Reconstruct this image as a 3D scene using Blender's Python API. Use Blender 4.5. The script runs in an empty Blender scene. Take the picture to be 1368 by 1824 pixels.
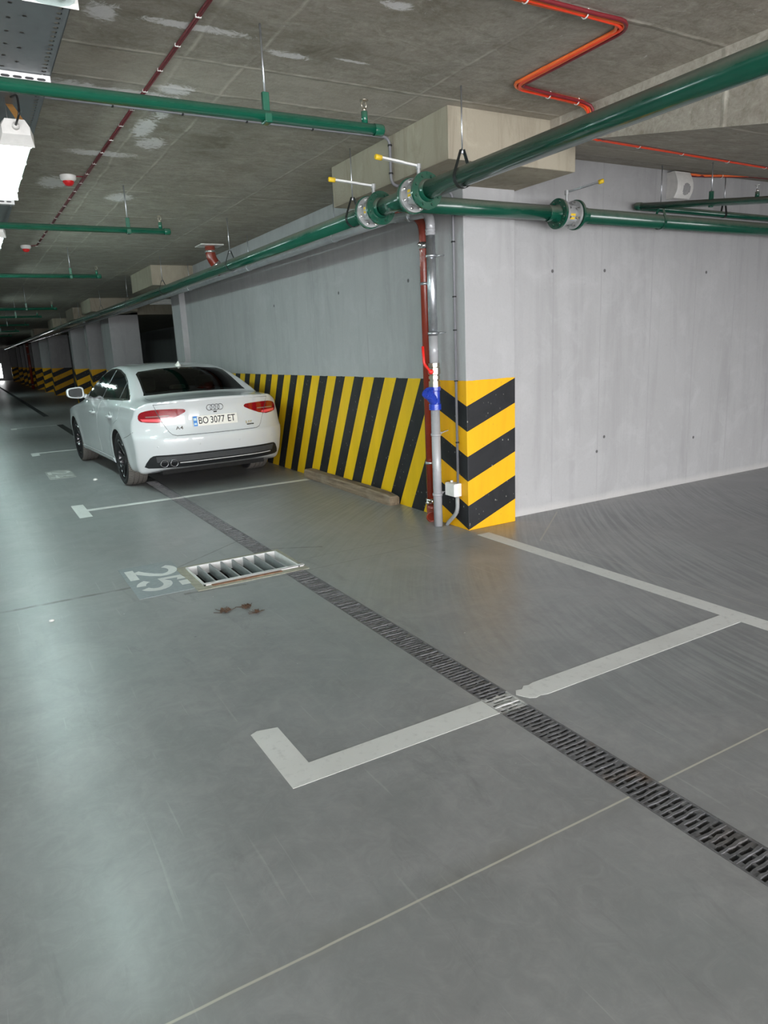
import bpy, bmesh, math, random
import numpy as np
from mathutils import Vector, Matrix
from mathutils.bvhtree import BVHTree
random.seed(7)
PI = math.pi
SC = bpy.context.scene
COL = SC.collection

# ------------------------------------------------------------------ materials
class G:
    """small helper that writes node graphs"""
    def __init__(s, name):
        s.mat = bpy.data.materials.new(name); s.mat.use_nodes = True
        s.nt = s.mat.node_tree; s.nt.nodes.clear()
        s.out = s.n('ShaderNodeOutputMaterial')
        s.p = None
    def n(s, t): return s.nt.nodes.new(t)
    def link(s, a, b):
        if isinstance(a, (int, float)): b.default_value = a
        elif isinstance(a, (tuple, list)):
            b.default_value = tuple(a) + ((1,) if len(a) == 3 and len(b.default_value) == 4 else ())
        else: s.nt.links.new(a, b)
    def m(s, op, a, b=0.0, c=0.0, clamp=False):
        x = s.n('ShaderNodeMath'); x.operation = op; x.use_clamp = clamp
        s.link(a, x.inputs[0]); s.link(b, x.inputs[1]); s.link(c, x.inputs[2])
        return x.outputs[0]
    def pos(s, obj=False):
        if obj: v = s.n('ShaderNodeTexCoord').outputs['Object']
        else: v = s.n('ShaderNodeNewGeometry').outputs['Position']
        x = s.n('ShaderNodeSeparateXYZ'); s.link(v, x.inputs[0])
        return v, x.outputs[0], x.outputs[1], x.outputs[2]
    def scale(s, v, sc, loc=(0, 0, 0)):
        x = s.n('ShaderNodeMapping'); s.link(v, x.inputs['Vector']); x.inputs['Scale'].default_value = sc; x.inputs['Location'].default_value = loc
        return x.outputs[0]
    def noise(s, v, scale, detail=4, rough=.55, dist=0.0):
        x = s.n('ShaderNodeTexNoise'); s.link(v, x.inputs['Vector'])
        x.inputs['Scale'].default_value = scale; x.inputs['Detail'].default_value = detail
        x.inputs['Roughness'].default_value = rough; x.inputs['Distortion'].default_value = dist
        return x.outputs['Fac']
    def voro(s, v, scale, feat='F1'):
        x = s.n('ShaderNodeTexVoronoi'); s.link(v, x.inputs['Vector']); x.inputs['Scale'].default_value = scale; x.feature = feat
        return x.outputs['Distance']
    def rng(s, v, a, b, c=0.0, d=1.0):
        x = s.n('ShaderNodeMapRange'); s.link(v, x.inputs[0]); x.clamp = True
        for i, k in enumerate((a, b, c, d)): s.link(k, x.inputs[1 + i])
        return x.outputs[0]
    def mix(s, f, a, b, mode='MIX'):
        x = s.n('ShaderNodeMix'); x.data_type = 'RGBA'; x.blend_type = mode
        s.link(f, x.inputs[0]); s.link(a, x.inputs[6]); s.link(b, x.inputs[7])
        return x.outputs[2]
    def band(s, v, c, w, soft=.3):      # 1 where |v-c| < w
        d = s.m('ABSOLUTE', s.m('SUBTRACT', v, c))
        return s.rng(d, w * (1 - soft), w * (1 + soft), 1.0, 0.0)
    def gt(s, v, c, soft=.002): return s.rng(v, c - soft, c + soft)
    def bump(s, h, strength=.3, dist=.01):
        x = s.n('ShaderNodeBump'); x.inputs['Strength'].default_value = strength; x.inputs['Distance'].default_value = dist
        s.link(h, x.inputs['Height']); return x.outputs[0]
    def bsdf(s, color, rough=.5, metal=0.0, normal=None, coat=0.0, spec=.5, emit=None, estr=0.0, crough=.03):
        p = s.n('ShaderNodeBsdfPrincipled'); s.p = p
        s.link(color, p.inputs['Base Color']); s.link(rough, p.inputs['Roughness']); s.link(metal, p.inputs['Metallic'])
        s.link(coat, p.inputs['Coat Weight']); p.inputs['Coat Roughness'].default_value = crough
        s.link(spec, p.inputs['Specular IOR Level'])
        if normal is not None: s.link(normal, p.inputs['Normal'])
        if emit is not None:
            s.link(emit, p.inputs['Emission Color']); p.inputs['Emission Strength'].default_value = estr
        s.nt.links.new(p.outputs[0], s.out.inputs[0])
        return s.mat

def simple(name, col, rough=.5, metal=0.0, coat=0.0, var=.08, scale=25, spec=.5, emit=None, estr=0, crough=.03):
    g = G(name); v, x, y, z = g.pos(True)
    f = g.noise(v, scale, 3)
    dk = tuple(c * (1 - 2 * var) for c in col); lt = tuple(min(1, c * (1 + 2 * var)) for c in col)
    c = g.mix(f, dk, lt)
    r = g.rng(g.noise(v, scale * 1.7, 2), .3, .7, max(0, rough - .05), min(1, rough + .05))
    return g.bsdf(c, r, metal, None, coat, spec, emit, estr, crough)

def pipe_paint(name, col, dust=.55):
    """gloss paint with pale dust lying on the upward side of the pipe"""
    g = G(name); v, x, y, z = g.pos()
    nz = g.n('ShaderNodeSeparateXYZ'); g.link(g.n('ShaderNodeNewGeometry').outputs['Normal'], nz.inputs[0])
    f = g.noise(v, 9, 4); f2 = g.noise(v, 60, 3)
    base = g.mix(f, tuple(c * .8 for c in col), tuple(c * 1.2 for c in col))
    up = g.m('MULTIPLY', g.rng(g.m('ADD', nz.outputs[2], g.m('MULTIPLY', g.m('SUBTRACT', f, .5), .5)), -.10, .5), g.rng(f2, .2, .6, .6, 1.0))
    c = g.mix(g.m('MULTIPLY', up, dust), base, (.20, .18, .15))
    return g.bsdf(c, g.rng(up, 0, 1, .22, .7), 0, None, .25)

def concrete(name, kind):
    g = G(name); v, x, y, z = g.pos()
    big = g.noise(v, .9, 5, .6, .4); mid = g.noise(v, 4.0, 6, .65, .6); fine = g.noise(v, 45, 5, .7)
    pores = g.rng(g.voro(v, 19), .03, .10, 1.0, 0.0)
    pores = g.m('MULTIPLY', pores, g.gt(g.noise(v, 7, 2), .56, .05))
    if kind == 'ceiling':
        st = g.noise(g.scale(v, (2.6, 7, 7)), 1.0, 7, .76, 2.0)
        c = g.mix(big, (.235, .208, .168), (.335, .303, .255))
        c = g.mix(g.rng(mid, .35, .7), c, (.40, .37, .32))
        c = g.mix(g.m('MULTIPLY', g.rng(st, .47, .66), .7), c, (.21, .198, .15))
        st2 = g.noise(g.scale(v, (5, 8, 8)), 1.0, 8, .78, 2.0)
        c = g.mix(g.m('MULTIPLY', g.rng(st2, .52, .66), .5), c, (.50, .465, .40))
        c = g.mix(g.m('MULTIPLY', g.rng(st2, .32, .46, 1, 0), .62), c, (.20, .175, .135))
        c = g.mix(g.m('MULTIPLY', g.rng(fine, .4, .8), .3), c, (.58, .55, .49))
        # board seams
        wob = g.m('MULTIPLY', g.m('SUBTRACT', g.noise(v, 2.5, 3), .5), .05)
        yw = g.m('ADD', y, wob); xw = g.m('ADD', x, wob)
        seam = None
        for cc in (3.86, 4.29, 2.64, 6.9, 8.1, 10.3, 12.77, 16.0, 19.5):
            b = g.band(yw, cc, .012, .8); seam = b if seam is None else g.m('MAXIMUM', seam, b)
        for cc in (1.17, 1.48, 2.55, .1):
            seam = g.m('MAXIMUM', seam, g.m('MULTIPLY', g.band(xw, cc, .009, .8), .6))
        brk = g.rng(g.noise(v, 6, 3), .38, .62)
        c = g.mix(g.m('MULTIPLY', g.m('MULTIPLY', seam, brk), .75), c, (.66, .62, .54))
        band = g.m('MULTIPLY', g.gt(y, 3.86, .02), g.m('SUBTRACT', 1.0, g.gt(y, 4.29, .02)))
        c = g.mix(g.m('MULTIPLY', band, .35), c, (.48, .44, .37))
        # white salt blooms and damp stains along the seams
        ed = g.noise(g.scale(v, (11, 13, 10)), 1.0, 8, .80, 1.5)
        def blob(cx, cy, rx, ry):
            a = g.m('DIVIDE', g.m('SUBTRACT', x, cx), rx); b = g.m('DIVIDE', g.m('SUBTRACT', y, cy), ry)
            return g.rng(g.m('ADD', g.m('MULTIPLY', a, a), g.m('MULTIPLY', b, b)), .0, 1.0, 1.0, 0.0)
        wm = None
        for cx, cy, rx, ry in ((.72, 4.45, .30, .11), (1.0, 4.44, .34, .08), (1.24, 4.30, .14, .12), (1.26, 4.62, .08, .28), (1.22, 5.05, .09, .30), (1.34, 5.38, .13, .20), (1.05, 5.75, .35, .10),
                               (.85, 6.75, .16, .3), (1.45, 7.2, .16, .25), (1.13, 3.50, .36, .05), (1.62, 3.62, .16, .05), (1.95, 3.57, .12, .02), (1.85, 2.95, .10, .05), (.72, 3.5, .1, .12)):
            b = blob(cx, cy, rx, ry); wm = b if wm is None else g.m('MAXIMUM', wm, b)
        wm = g.rng(g.m('ADD', wm, g.m('MULTIPLY', g.m('SUBTRACT', ed, .5), 3.2)), .38, .75)
        dm = None
        for cx, cy, rx, ry in ((1.0, 3.40, .5, .18), (1.3, 4.9, .4, .35), (1.7, 3.5, .5, .22), (1.9, 2.9, .4, .25), (.9, 3.8, .25, .35), (1.75, 5.2, .35, .6)):
            b = blob(cx, cy, rx, ry); dm = b if dm is None else g.m('MAXIMUM', dm, b)
        dm = g.m('MULTIPLY', dm, g.rng(mid, .42, .60))
        c = g.mix(g.m('MULTIPLY', dm, .75), c, (.15, .13, .095))
        c = g.mix(g.m('MULTIPLY', wm, .8), c, (.80, .78, .78))
        h = g.m('ADD', g.m('MULTIPLY', fine, .5), g.m('ADD', mid, g.m('MULTIPLY', seam, .8)))
        return g.bsdf(c, .85, 0, g.bump(h, .35, .012), 0, .25)
    if kind == 'beam':
        st = g.noise(g.scale(v, (5, 5, .8)), 1.6, 5, .7, 1.0)
        c = g.mix(big, (.285, .255, .195), (.395, .362, .285))
        c = g.mix(g.m('MULTIPLY', g.rng(st, .5, .75), .55), c, (.15, .125, .09))
        c = g.mix(g.m('MULTIPLY', g.rng(mid, .55, .75), .5), c, (.48, .44, .34))
        h = g.m('ADD', g.m('MULTIPLY', fine, .6), mid)
        return g.bsdf(c, .85, 0, g.bump(h, .35, .012), 0, .25)
    # walls and pillars
    st = g.noise(g.scale(v, (3.2, 3.2, .35)), 1.4, 5, .65, .6)
    c = g.mix(big, (.335, .335, .337), (.42, .42, .422))
    c = g.mix(g.m('MULTIPLY', g.rng(st, .47, .75), .55), c, (.265, .265, .265))
    c = g.mix(g.m('MULTIPLY', g.rng(mid, .5, .8), .4), c, (.50, .50, .51))
    c = g.mix(g.m('MULTIPLY', g.rng(fine, .5, .8), .25), c, (.28, .28, .285))
    c = g.mix(g.m('MULTIPLY', pores, .5), c, (.16, .16, .165))
    seamh = 0.0
    if kind == 'wall_x':        # plane along x : vertical board joints, tie holes, rough foot
        seam = None
        for cc in (4.37, 4.93, 5.58, 6.2, 6.8, 7.45):
            b = g.band(x, cc, .006, .8); seam = b if seam is None else g.m('MAXIMUM', seam, b)
        seam = g.m('MULTIPLY', seam, g.rng(mid, .35, .6))
        c = g.mix(g.m('MULTIPLY', seam, .35), c, (.22, .22, .22))
        hole = None
        for cx, cz in ((4.968, 2.061), (4.359, 2.05), (5.014, .597), (4.924, .47), (6.285, .463), (6.344, 2.061)):
            a = g.m('SUBTRACT', x, cx); b = g.m('SUBTRACT', z, cz)
            r = g.m('SQRT', g.m('ADD', g.m('MULTIPLY', a, a), g.m('MULTIPLY', b, b)))
            r = g.rng(r, .011, .017, 1.0, 0.0); hole = r if hole is None else g.m('MAXIMUM', hole, r)
        c = g.mix(g.m('MULTIPLY', hole, .85), c, (.06, .06, .06))
        foot = g.rng(g.m('ADD', z, g.m('MULTIPLY', g.noise(v, 5, 4), .05)), .055, .10, 1.0, 0.0)
        c = g.mix(g.m('MULTIPLY', foot, .5), c, (.52, .51, .49))
        seamh = g.m('SUBTRACT', g.m('MULTIPLY', foot, g.noise(v, 22, 4)), hole)
    if kind == 'wall_y':        # striped wall along y
        hole = None
        for cy, cz in ((6.878, 2.062), (5.513, 2.052), (8.695, 2.058), (5.3, .55), (5.62, .34)):
            a = g.m('SUBTRACT', y, cy); b = g.m('SUBTRACT', z, cz)
            r = g.m('SQRT', g.m('ADD', g.m('MULTIPLY', a, a), g.m('MULTIPLY', b, b)))
            r = g.rng(r, .012, .02, 1.0, 0.0); hole = r if hole is None else g.m('MAXIMUM', hole, r)
        c = g.mix(g.m('MULTIPLY', hole, .85), c, (.06, .06, .06))
        seam = None
        for cc in (6.3, 7.5, 8.75, 9.6, 10.6, 11.6):
            b = g.band(y, cc, .007, .8); seam = b if seam is None else g.m('MAXIMUM', seam, b)
        c = g.mix(g.m('MULTIPLY', g.m('MULTIPLY', seam, g.rng(mid, .35, .6)), .35), c, (.2, .2, .2))
    yel = (.80, .41, .003); blk = (.009, .010, .011)
    if kind in ('wall_y', 'pillar_near', 'pillar_far'):
        if kind == 'wall_y':
            t = g.m('DIVIDE', g.m('SUBTRACT', g.m('ADD', y, g.m('MULTIPLY', z, .54)), 6.015), .4215)
            yel = (.80, .50, .006)
        else:
            geo = g.n('ShaderNodeNewGeometry')
            if kind == 'pillar_near': fx, fy = 3.365, 4.555
            else:
                o = g.n('ShaderNodeObjectInfo'); ox = g.n('ShaderNodeSeparateXYZ'); g.link(o.outputs['Location'], ox.inputs[0]); fx, fy = ox.outputs[0], ox.outputs[1]
            d = g.m('MAXIMUM', g.m('ABSOLUTE', g.m('SUBTRACT', x, fx)), g.m('ABSOLUTE', g.m('SUBTRACT', y, fy)))
            t = g.m('DIVIDE', g.m('SUBTRACT', g.m('SUBTRACT', z, g.m('MULTIPLY', d, .395)), .006), .4025)
            t = g.m('ADD', t, .5)
        fr = g.m('FRACT', g.m('ADD', t, 20.0))
        e = .012
        isb = g.m('GREATER_THAN', fr, .5)
        chips = g.m('MULTIPLY', g.rng(g.voro(g.scale(v, (1, 1, .55)), 34), .10, .17, 1.0, 0.0), g.gt(g.noise(v, 9, 3), .55, .03))
        bl = g.mix(g.rng(mid, .3, .75), blk, (.022, .023, .026))
        bl = g.mix(chips, bl, (.30, .30, .27))
        ye = g.mix(g.rng(st, .35, .75), yel, tuple(k * .82 for k in yel))
        ye = g.mix(g.m('MULTIPLY', chips, .35), ye, (.25, .19, .03))
        pc = g.mix(isb, ye, bl)
        edge = g.m('ADD', 1.21, g.m('MULTIPLY', g.m('SUBTRACT', g.noise(v, 14, 3), .5), .012))
        below = g.m('LESS_THAN', z, edge)
        c = g.mix(below, c, pc)
        rough = g.rng(below, 0, 1, .8, .55)
    else: rough = .8
    h = g.m('ADD', g.m('MULTIPLY', fine, .3), g.m('MULTIPLY', mid, .6))
    h = g.m('SUBTRACT', h, g.m('MULTIPLY', pores, .5))
    if not isinstance(seamh, float): h = g.m('ADD', h, seamh)
    return g.bsdf(c, rough, 0, g.bump(h, .22, .008), 0, .3)

def floor_material():
    g = G('polished_floor'); v, x, y, z = g.pos()
    big = g.noise(v, .55, 5, .6, .6); mid = g.noise(v, 3.0, 6, .62, .8); fine = g.noise(v, 60, 4, .6)
    c = g.mix(big, (.205, .209, .212), (.305, .308, .31))
    c = g.mix(g.m('MULTIPLY', g.rng(mid, .42, .72), .42), c, (.40, .40, .40))
    wear = g.noise(v, 11, 8, .72, 1.5)
    c = g.mix(g.m('MULTIPLY', g.rng(wear, .48, .75), .30), c, (.44, .44, .44))
    c = g.mix(g.m('MULTIPLY', g.rng(wear, .25, .47, 1, 0), .30), c, (.165, .17, .175))
    tint = g.noise(v, .8, 3)
    c = g.mix(g.m('MULTIPLY', g.rng(tint, .45, .65), .25), c, (.25, .29, .29))
    sm = g.m('MULTIPLY', g.rng(g.noise(g.scale(v, (5, 1.4, 1), (2.1, .4, 0)), 1.0, 6, .7, 1.0), .60, .72), .45)
    c = g.mix(sm, c, (.15, .15, .155))
    c = g.mix(g.m('MULTIPLY', g.rng(g.noise(v, 1.7, 6, .7, 1.2), .45, .8), .26), c, (.185, .185, .19))
    # tyre scuffs: fine curved bands
    ph = g.m('ADD', x, g.m('MULTIPLY', g.m('MULTIPLY', g.m('SUBTRACT', y, 1.0), g.m('SUBTRACT', y, 1.0)), -.12))
    cmb = g.n('ShaderNodeCombineXYZ'); g.link(g.m('MULTIPLY', ph, 11.0), cmb.inputs[0]); g.link(g.m('MULTIPLY', y, .5), cmb.inputs[1])
    sc = g.noise(cmb.outputs[0], 2.2, 4, .6)
    reg = g.m('MULTIPLY', g.gt(x, 2.5, .9), g.rng(g.noise(v, .8, 3), .35, .6))
    c = g.mix(g.m('MULTIPLY', g.m('MULTIPLY', g.rng(sc, .46, .60), reg), .6), c, (.135, .135, .14))
    c = g.mix(g.m('MULTIPLY', g.m('MULTIPLY', g.rng(sc, .38, .50, 1, 0), reg), .25), c, (.40, .40, .40))
    # lengthwise drag marks
    lg = g.noise(g.scale(v, (16, .35, 1)), 1.0, 6, .62)
    c = g.mix(g.m('MULTIPLY', g.rng(lg, .50, .85), .22), c, (.42, .42, .415))
    
    # scratches
    scr = None
    for rot, s1 in ((.5, 1.0), (1.3, 1.3), (2.4, .8)):
        mp = g.n('ShaderNodeMapping'); g.link(v, mp.inputs[0]); mp.inputs['Rotation'].default_value = (0, 0, rot); mp.inputs['Scale'].default_value = (40 * s1, 1.6 * s1, 1)
        b = g.rng(g.noise(mp.outputs[0], 1.0, 2, .5), .70, .76); scr = b if scr is None else g.m('MAXIMUM', scr, b)
    c = g.mix(g.m('MULTIPLY', scr, .15), c, (.62, .62, .61))
    # white paint specks
    sp = g.m('MULTIPLY', g.rng(g.voro(v, 5.5), .018, .026, 1, 0), g.gt(g.noise(v, 1.9, 2), .50, .02))
    c = g.mix(sp, c, (.62, .62, .60))
    dsp = g.m('MULTIPLY', g.rng(g.voro(g.scale(v, (1, 1, 1), (3.3, 1.7, 0)), 3.1), .02, .035, 1, 0), g.gt(g.noise(v, 2.3, 2), .52, .02))
    c = g.mix(g.m('MULTIPLY', dsp, .6), c, (.07, .07, .075))
    # saw joints filled with pale mortar, and dark cracks
    wob = g.m('MULTIPLY', g.m('SUBTRACT', g.noise(v, 5, 4), .5), .02)
    j1 = g.m('MULTIPLY', g.band(g.m('ADD', y, g.m('MULTIPLY', wob, .3)), 1.432, .0038), 1.0)
    dirt = g.m('MULTIPLY', g.band(y, 1.44, .035, .9), g.rng(mid, .4, .7))
    c = g.mix(g.m('MULTIPLY', dirt, .5), c, (.13, .12, .10))
    c = g.mix(g.m('MULTIPLY', j1, .8), c, (.56, .54, .46))
    j3 = g.m('MULTIPLY', g.band(x, 3.625, .004), g.m('LESS_THAN', y, 3.97))
    c = g.mix(g.m('MULTIPLY', j3, .6), c, (.40, .39, .34))
    dg = g.m('SUBTRACT', g.m('SUBTRACT', y, 3.97), g.m('MULTIPLY', g.m('SUBTRACT', x, 3.605), .814))
    j4 = g.m('MULTIPLY', g.band(dg, 0, .008), g.m('MULTIPLY', g.gt(x, 3.6), g.m('LESS_THAN', x, 4.36)))
    c = g.mix(g.m('MULTIPLY', j4, .7), c, (.40, .38, .30))
    def crack(x0, y0, x1, y1, w, amt):
        nonlocal c
        sl = (y1 - y0) / (x1 - x0)
        d = g.m('SUBTRACT', g.m('SUBTRACT', g.m('ADD', y, g.m('MULTIPLY', wob, 2.0)), y0), g.m('MULTIPLY', g.m('SUBTRACT', x, x0), sl))
        k = g.m('MULTIPLY', g.band(d, 0, w, .7), g.m('MULTIPLY', g.gt(x, x0), g.m('LESS_THAN', x, x1)))
        c = g.mix(g.m('MULTIPLY', g.m('MULTIPLY', k, g.rng(g.noise(v, 9, 3), .3, .55, .3, 1.0)), amt), c, (.09, .085, .07))
    crack(-2.5, 4.83, 1.12, 4.80, .015, .9)
    crack(.95, 4.95, 1.70, 5.49, .009, .7)
    crack(1.0, 4.44, 1.40, 4.39, .014, .8)
    crack(1.40, 4.39, 3.2, 4.46, .006, .45)
    crack(1.85, 5.10, 2.2, 4.90, .014, .8)
    crack(1.85, 4.68, 3.36, 4.68, .006, .4)
    crack(3.0, 6.2, 3.47, 5.55, .006, .5)
    r = g.rng(g.m('ADD', g.m('MULTIPLY', wear, .5), g.m('MULTIPLY', lg, .5)), .28, .72, .28, .42)
    h = g.m('ADD', g.m('MULTIPLY', fine, .25), g.m('ADD', mid, g.m('MULTIPLY', lg, .3)))
    return g.bsdf(c, r, 0, g.bump(h, .05, .01), 0, .62)

M = {}
M['ceiling'] = concrete('ceiling_concrete', 'ceiling')
M['beam'] = concrete('beam_concrete', 'beam')
M['wall_x'] = concrete('right_wall_concrete', 'wall_x')
M['wall_y'] = concrete('striped_wall_concrete', 'wall_y')
M['pillar'] = concrete('chevron_pillar_concrete', 'pillar_near')
M['pillar_far'] = concrete('far_pillar_concrete', 'pillar_far')
M['wall'] = concrete('plain_concrete', 'plain')
M['floor'] = floor_material()
M['green'] = pipe_paint('green_pipe_paint', (.004, .072, .043), .6)
M['green_sprinkler'] = pipe_paint('green_sprinkler_paint', (.006, .095, .055), .15)
M['silver_paint'] = pipe_paint('silver_pipe_paint', (.36, .365, .38), .2)
M['red_pipe'] = pipe_paint('oxide_red_pipe', (.23, .030, .014), .1)
M['galv'] = simple('galvanised_steel', (.55, .57, .60), .33, .9, 0, .12, 40)
M['tray'] = None
M['white_steel'] = simple('white_steel', (.72, .72, .71), .4, .0)
M['bar_steel'] = simple('grey_grate_bar', (.33, .35, .355), .45, .2)
M['iron'] = simple('valve_grey', (.40, .41, .41), .42, .35, 0, .1)
M['bolt'] = simple('zinc_bolt', (.75, .75, .74), .22, 1.0)
M['white_plastic'] = simple('white_plastic', (.72, .71, .68), .4)
M['grey_plastic'] = simple('grey_conduit_plastic', (.17, .17, .185), .45)
M['flex'] = simple('grey_flex_conduit', (.30, .31, .31), .5)
M['black_plastic'] = simple('black_plastic', (.012, .012, .013), .45)
M['dark_steel'] = simple('dark_hanger_steel', (.035, .04, .04), .4, .6)
M['yellow_plastic'] = simple('yellow_plastic', (.78, .52, .02), .4)
M['blue_paint'] = simple('blue_enamel', (.02, .05, .40), .3, 0, .3)
M['brass'] = simple('nickel_brass', (.50, .46, .38), .38, 1.0)
M['red_handle'] = simple('red_handle_plastic', (.72, .018, .012), .35)
M['red_plastic'] = simple('red_plastic', (.55, .012, .015), .3)
M['orange'] = simple('orange_cable', (.95, .16, .03), .4)
M['orange_red'] = simple('red_orange_cable', (.85, .055, .015), .4)
M['dark_red'] = simple('dark_red_cable', (.17, .012, .018), .5)
M['strap'] = simple('orange_strap', (.72, .36, .10), .6)
M['line'] = None
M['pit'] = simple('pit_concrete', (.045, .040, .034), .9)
M['rust'] = simple('rusty_flange', (.20, .10, .055), .8, 0, 0, .3)
M['grout'] = simple('grout', (.34, .32, .26), .9, 0, 0, .2)
M['leaf'] = simple('dry_leaf', (.085, .045, .026), .9, 0, 0, .35, 60)

def line_material():
    g = G('worn_white_line_paint'); v, x, y, z = g.pos()
    f = g.noise(v, 3, 5, .6); f2 = g.noise(v, 30, 4)
    c = g.mix(f, (.66, .66, .645), (.78, .78, .76))
    c = g.mix(g.m('MULTIPLY', g.rng(f2, .55, .75), .3), c, (.33, .33, .32))
    c = g.mix(g.m('MULTIPLY', g.rng(g.noise(v, 1.2, 4), .45, .7), .25), c, (.36, .35, .32))
    return g.bsdf(c, .5, 0, g.bump(f2, .1, .003), 0, .4)
M['line'] = line_material()
M['panel'] = simple('blue_grey_patch_paint', (.27, .295, .31), .45)
M['panel_pale'] = simple('pale_grey_patch_paint', (.40, .40, .38), .45, 0, 0, .12)

def tray_material():
    g = G('perforated_galvanised_tray'); v, x, y, z = g.pos()
    f = g.noise(v, 6, 4)
    c = g.mix(f, (.17, .19, .20), (.27, .29, .30))
    p = g.n('ShaderNodeBsdfPrincipled'); g.link(c, p.inputs['Base Color']); p.inputs['Metallic'].default_value = .35; p.inputs['Roughness'].default_value = .45
    # rows of round holes, denser in the outer rows
    def row(cx, pitch, r, off=0.0):
        a = g.m('SUBTRACT', x, cx)
        b = g.m('MULTIPLY', g.m('SUBTRACT', g.m('FRACT', g.m('DIVIDE', g.m('ADD', y, 50.0 + off), pitch)), .5), pitch)
        d = g.m('SQRT', g.m('ADD', g.m('MULTIPLY', a, a), g.m('MULTIPLY', b, b)))
        return g.m('LESS_THAN', d, r)
    h = None
    for cx, pi, r, of in ((.515, .045, .011, 0), (.40, .16, .009, .03), (.345, .13, .009, 0), (.27, .11, .010, .05), (.21, .055, .008, 0), (.135, .09, .009, .02), (.08, .045, .011, 0)):
        k = row(cx, pi, r, of); h = k if h is None else g.m('MAXIMUM', h, k)
    t = g.n('ShaderNodeBsdfTransparent'); mx = g.n('ShaderNodeMixShader')
    g.link(h, mx.inputs[0]); g.link(p.outputs[0], mx.inputs[1]); g.link(t.outputs[0], mx.inputs[2]); g.link(mx.outputs[0], g.out.inputs[0])
    return g.mat
M['tray'] = tray_material()

def grate_material():
    g = G('cast_iron_grate'); v, x, y, z = g.pos()
    f = g.noise(v, 14, 5, .7); f2 = g.noise(v, 70, 3)
    c = g.mix(f, (.05, .051, .056), (.26, .26, .27))
    c = g.mix(g.m('MULTIPLY', g.rng(f2, .5, .7), .5), c, (.26, .26, .265))
    rust = g.m('MULTIPLY', g.rng(g.noise(v, 5, 4), .55, .72), g.band(y, 1.5, .35, .6))
    c = g.mix(g.m('MULTIPLY', rust, .6), c, (.17, .10, .05))
    for a, b in ((2.10, 2.24), (7.64, 7.74)):
        w = g.m('MULTIPLY', g.gt(y, a, .01), g.m('LESS_THAN', y, b))
        c = g.mix(g.m('MULTIPLY', w, g.rng(f, .35, .5, .3, .95)), c, (.62, .62, .61))
    return g.bsdf(c, .5, .25, g.bump(f, .3, .004), 0, .5)
M['grate'] = grate_material()
M['far_grate'] = simple('dark_far_grate', (.012, .016, .015), .7)  # darker grate colour for the far drain runs

def wood_material():
    g = G('weathered_timber'); v, x, y, z = g.pos()
    gr = g.noise(g.scale(v, (26, 1.6, 26)), 1.0, 5, .65, .7); f = g.noise(v, 5, 4)
    c = g.mix(g.rng(gr, .3, .7), (.085, .058, .038), (.33, .255, .18))
    c = g.mix(g.m('MULTIPLY', g.rng(f, .45, .7), .5), c, (.34, .29, .225))
    return g.bsdf(c, .85, 0, g.bump(gr, .5, .01), 0, .2)
M['timber'] = wood_material()
def tube_material(name, s):
    g = G(name); v, x, y, z = g.pos(True)
    e = g.n('ShaderNodeEmission'); e.inputs[0].default_value = (.80, 1.0, .97, 1); e.inputs[1].default_value = s
    g.link(e.outputs[0], g.out.inputs[0]); return g.mat
M['tube'] = tube_material('lit_fluorescent_tube', 88.0)
def lens_material():
    g = G('clear_lens')
    t = g.n('ShaderNodeBsdfTransparent'); t.inputs[0].default_value = (.90, .95, .95, 1)
    gl = g.n('ShaderNodeBsdfGlossy'); gl.inputs['Roughness'].default_value = .12; gl.inputs[0].default_value = (.9, .95, .95, 1)
    mx = g.n('ShaderNodeMixShader'); mx.inputs[0].default_value = .12
    g.link(t.outputs[0], mx.inputs[1]); g.link(gl.outputs[0], mx.inputs[2]); g.link(mx.outputs[0], g.out.inputs[0]); return g.mat
M['lens'] = lens_material()
# car
M['car_paint'] = simple('white_car_paint', (.61, .63, .64), .38, 0, 1.0, .01, 3, .5, None, 0, .02)
M['car_glass'] = simple('tinted_car_glass', (.006, .008, .008), .05, 0, 0, .02, 3, .6)
M['gap'] = simple('dark_panel_gap', (.05, .052, .055), .6)
M['car_black'] = simple('black_bumper_plastic', (.014, .015, .017), .42)
M['chrome'] = simple('chrome_trim', (.62, .63, .64), .12, 1.0, 0, .02)
M['chrome_dark'] = simple('shaded_chrome_badge', (.20, .205, .21), .22, .8, 0, .02)
M['rim'] = simple('black_alloy', (.018, .018, .020), .22, .5, .5)
M['plate'] = simple('white_plate', (.82, .80, .74), .35)
M['plate_blue'] = simple('plate_blue', (.04, .22, .62), .35)
M['plate_yellow'] = simple('plate_pale_yellow', (.55, .72, .75), .35)
M['ink'] = simple('black_ink', (.02, .02, .022), .5)
M['lamp_red'] = simple('tail_light_red', (.24, .003, .008), .12, 0, .6, .3, 90)
M['lamp_bright'] = simple('tail_light_reflector', (.92, .10, .12), .15, 0, 1.0, .05)
M['lamp_white'] = simple('tail_light_reverse_lens', (.24, .15, .14), .2, 0, .6, .1)
M['seat'] = simple('beige_headrest', (.42, .39, .31), .8)
M['interior'] = simple('dark_interior', (.008, .008, .008), .9)
def glass_rear():
    g = G('rear_tinted_glass')
    t = g.n('ShaderNodeBsdfTransparent'); t.inputs[0].default_value = (.30, .33, .32, 1)
    gl = g.n('ShaderNodeBsdfGlossy'); gl.inputs['Roughness'].default_value = .03
    fr = g.n('ShaderNodeFresnel'); fr.inputs[0].default_value = 1.5
    mx = g.n('ShaderNodeMixShader'); g.link(fr.outputs[0], mx.inputs[0]); g.link(t.outputs[0], mx.inputs[1]); g.link(gl.outputs[0], mx.inputs[2])
    g.link(mx.outputs[0], g.out.inputs[0]); return g.mat
M['glass_rear'] = glass_rear()
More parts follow.
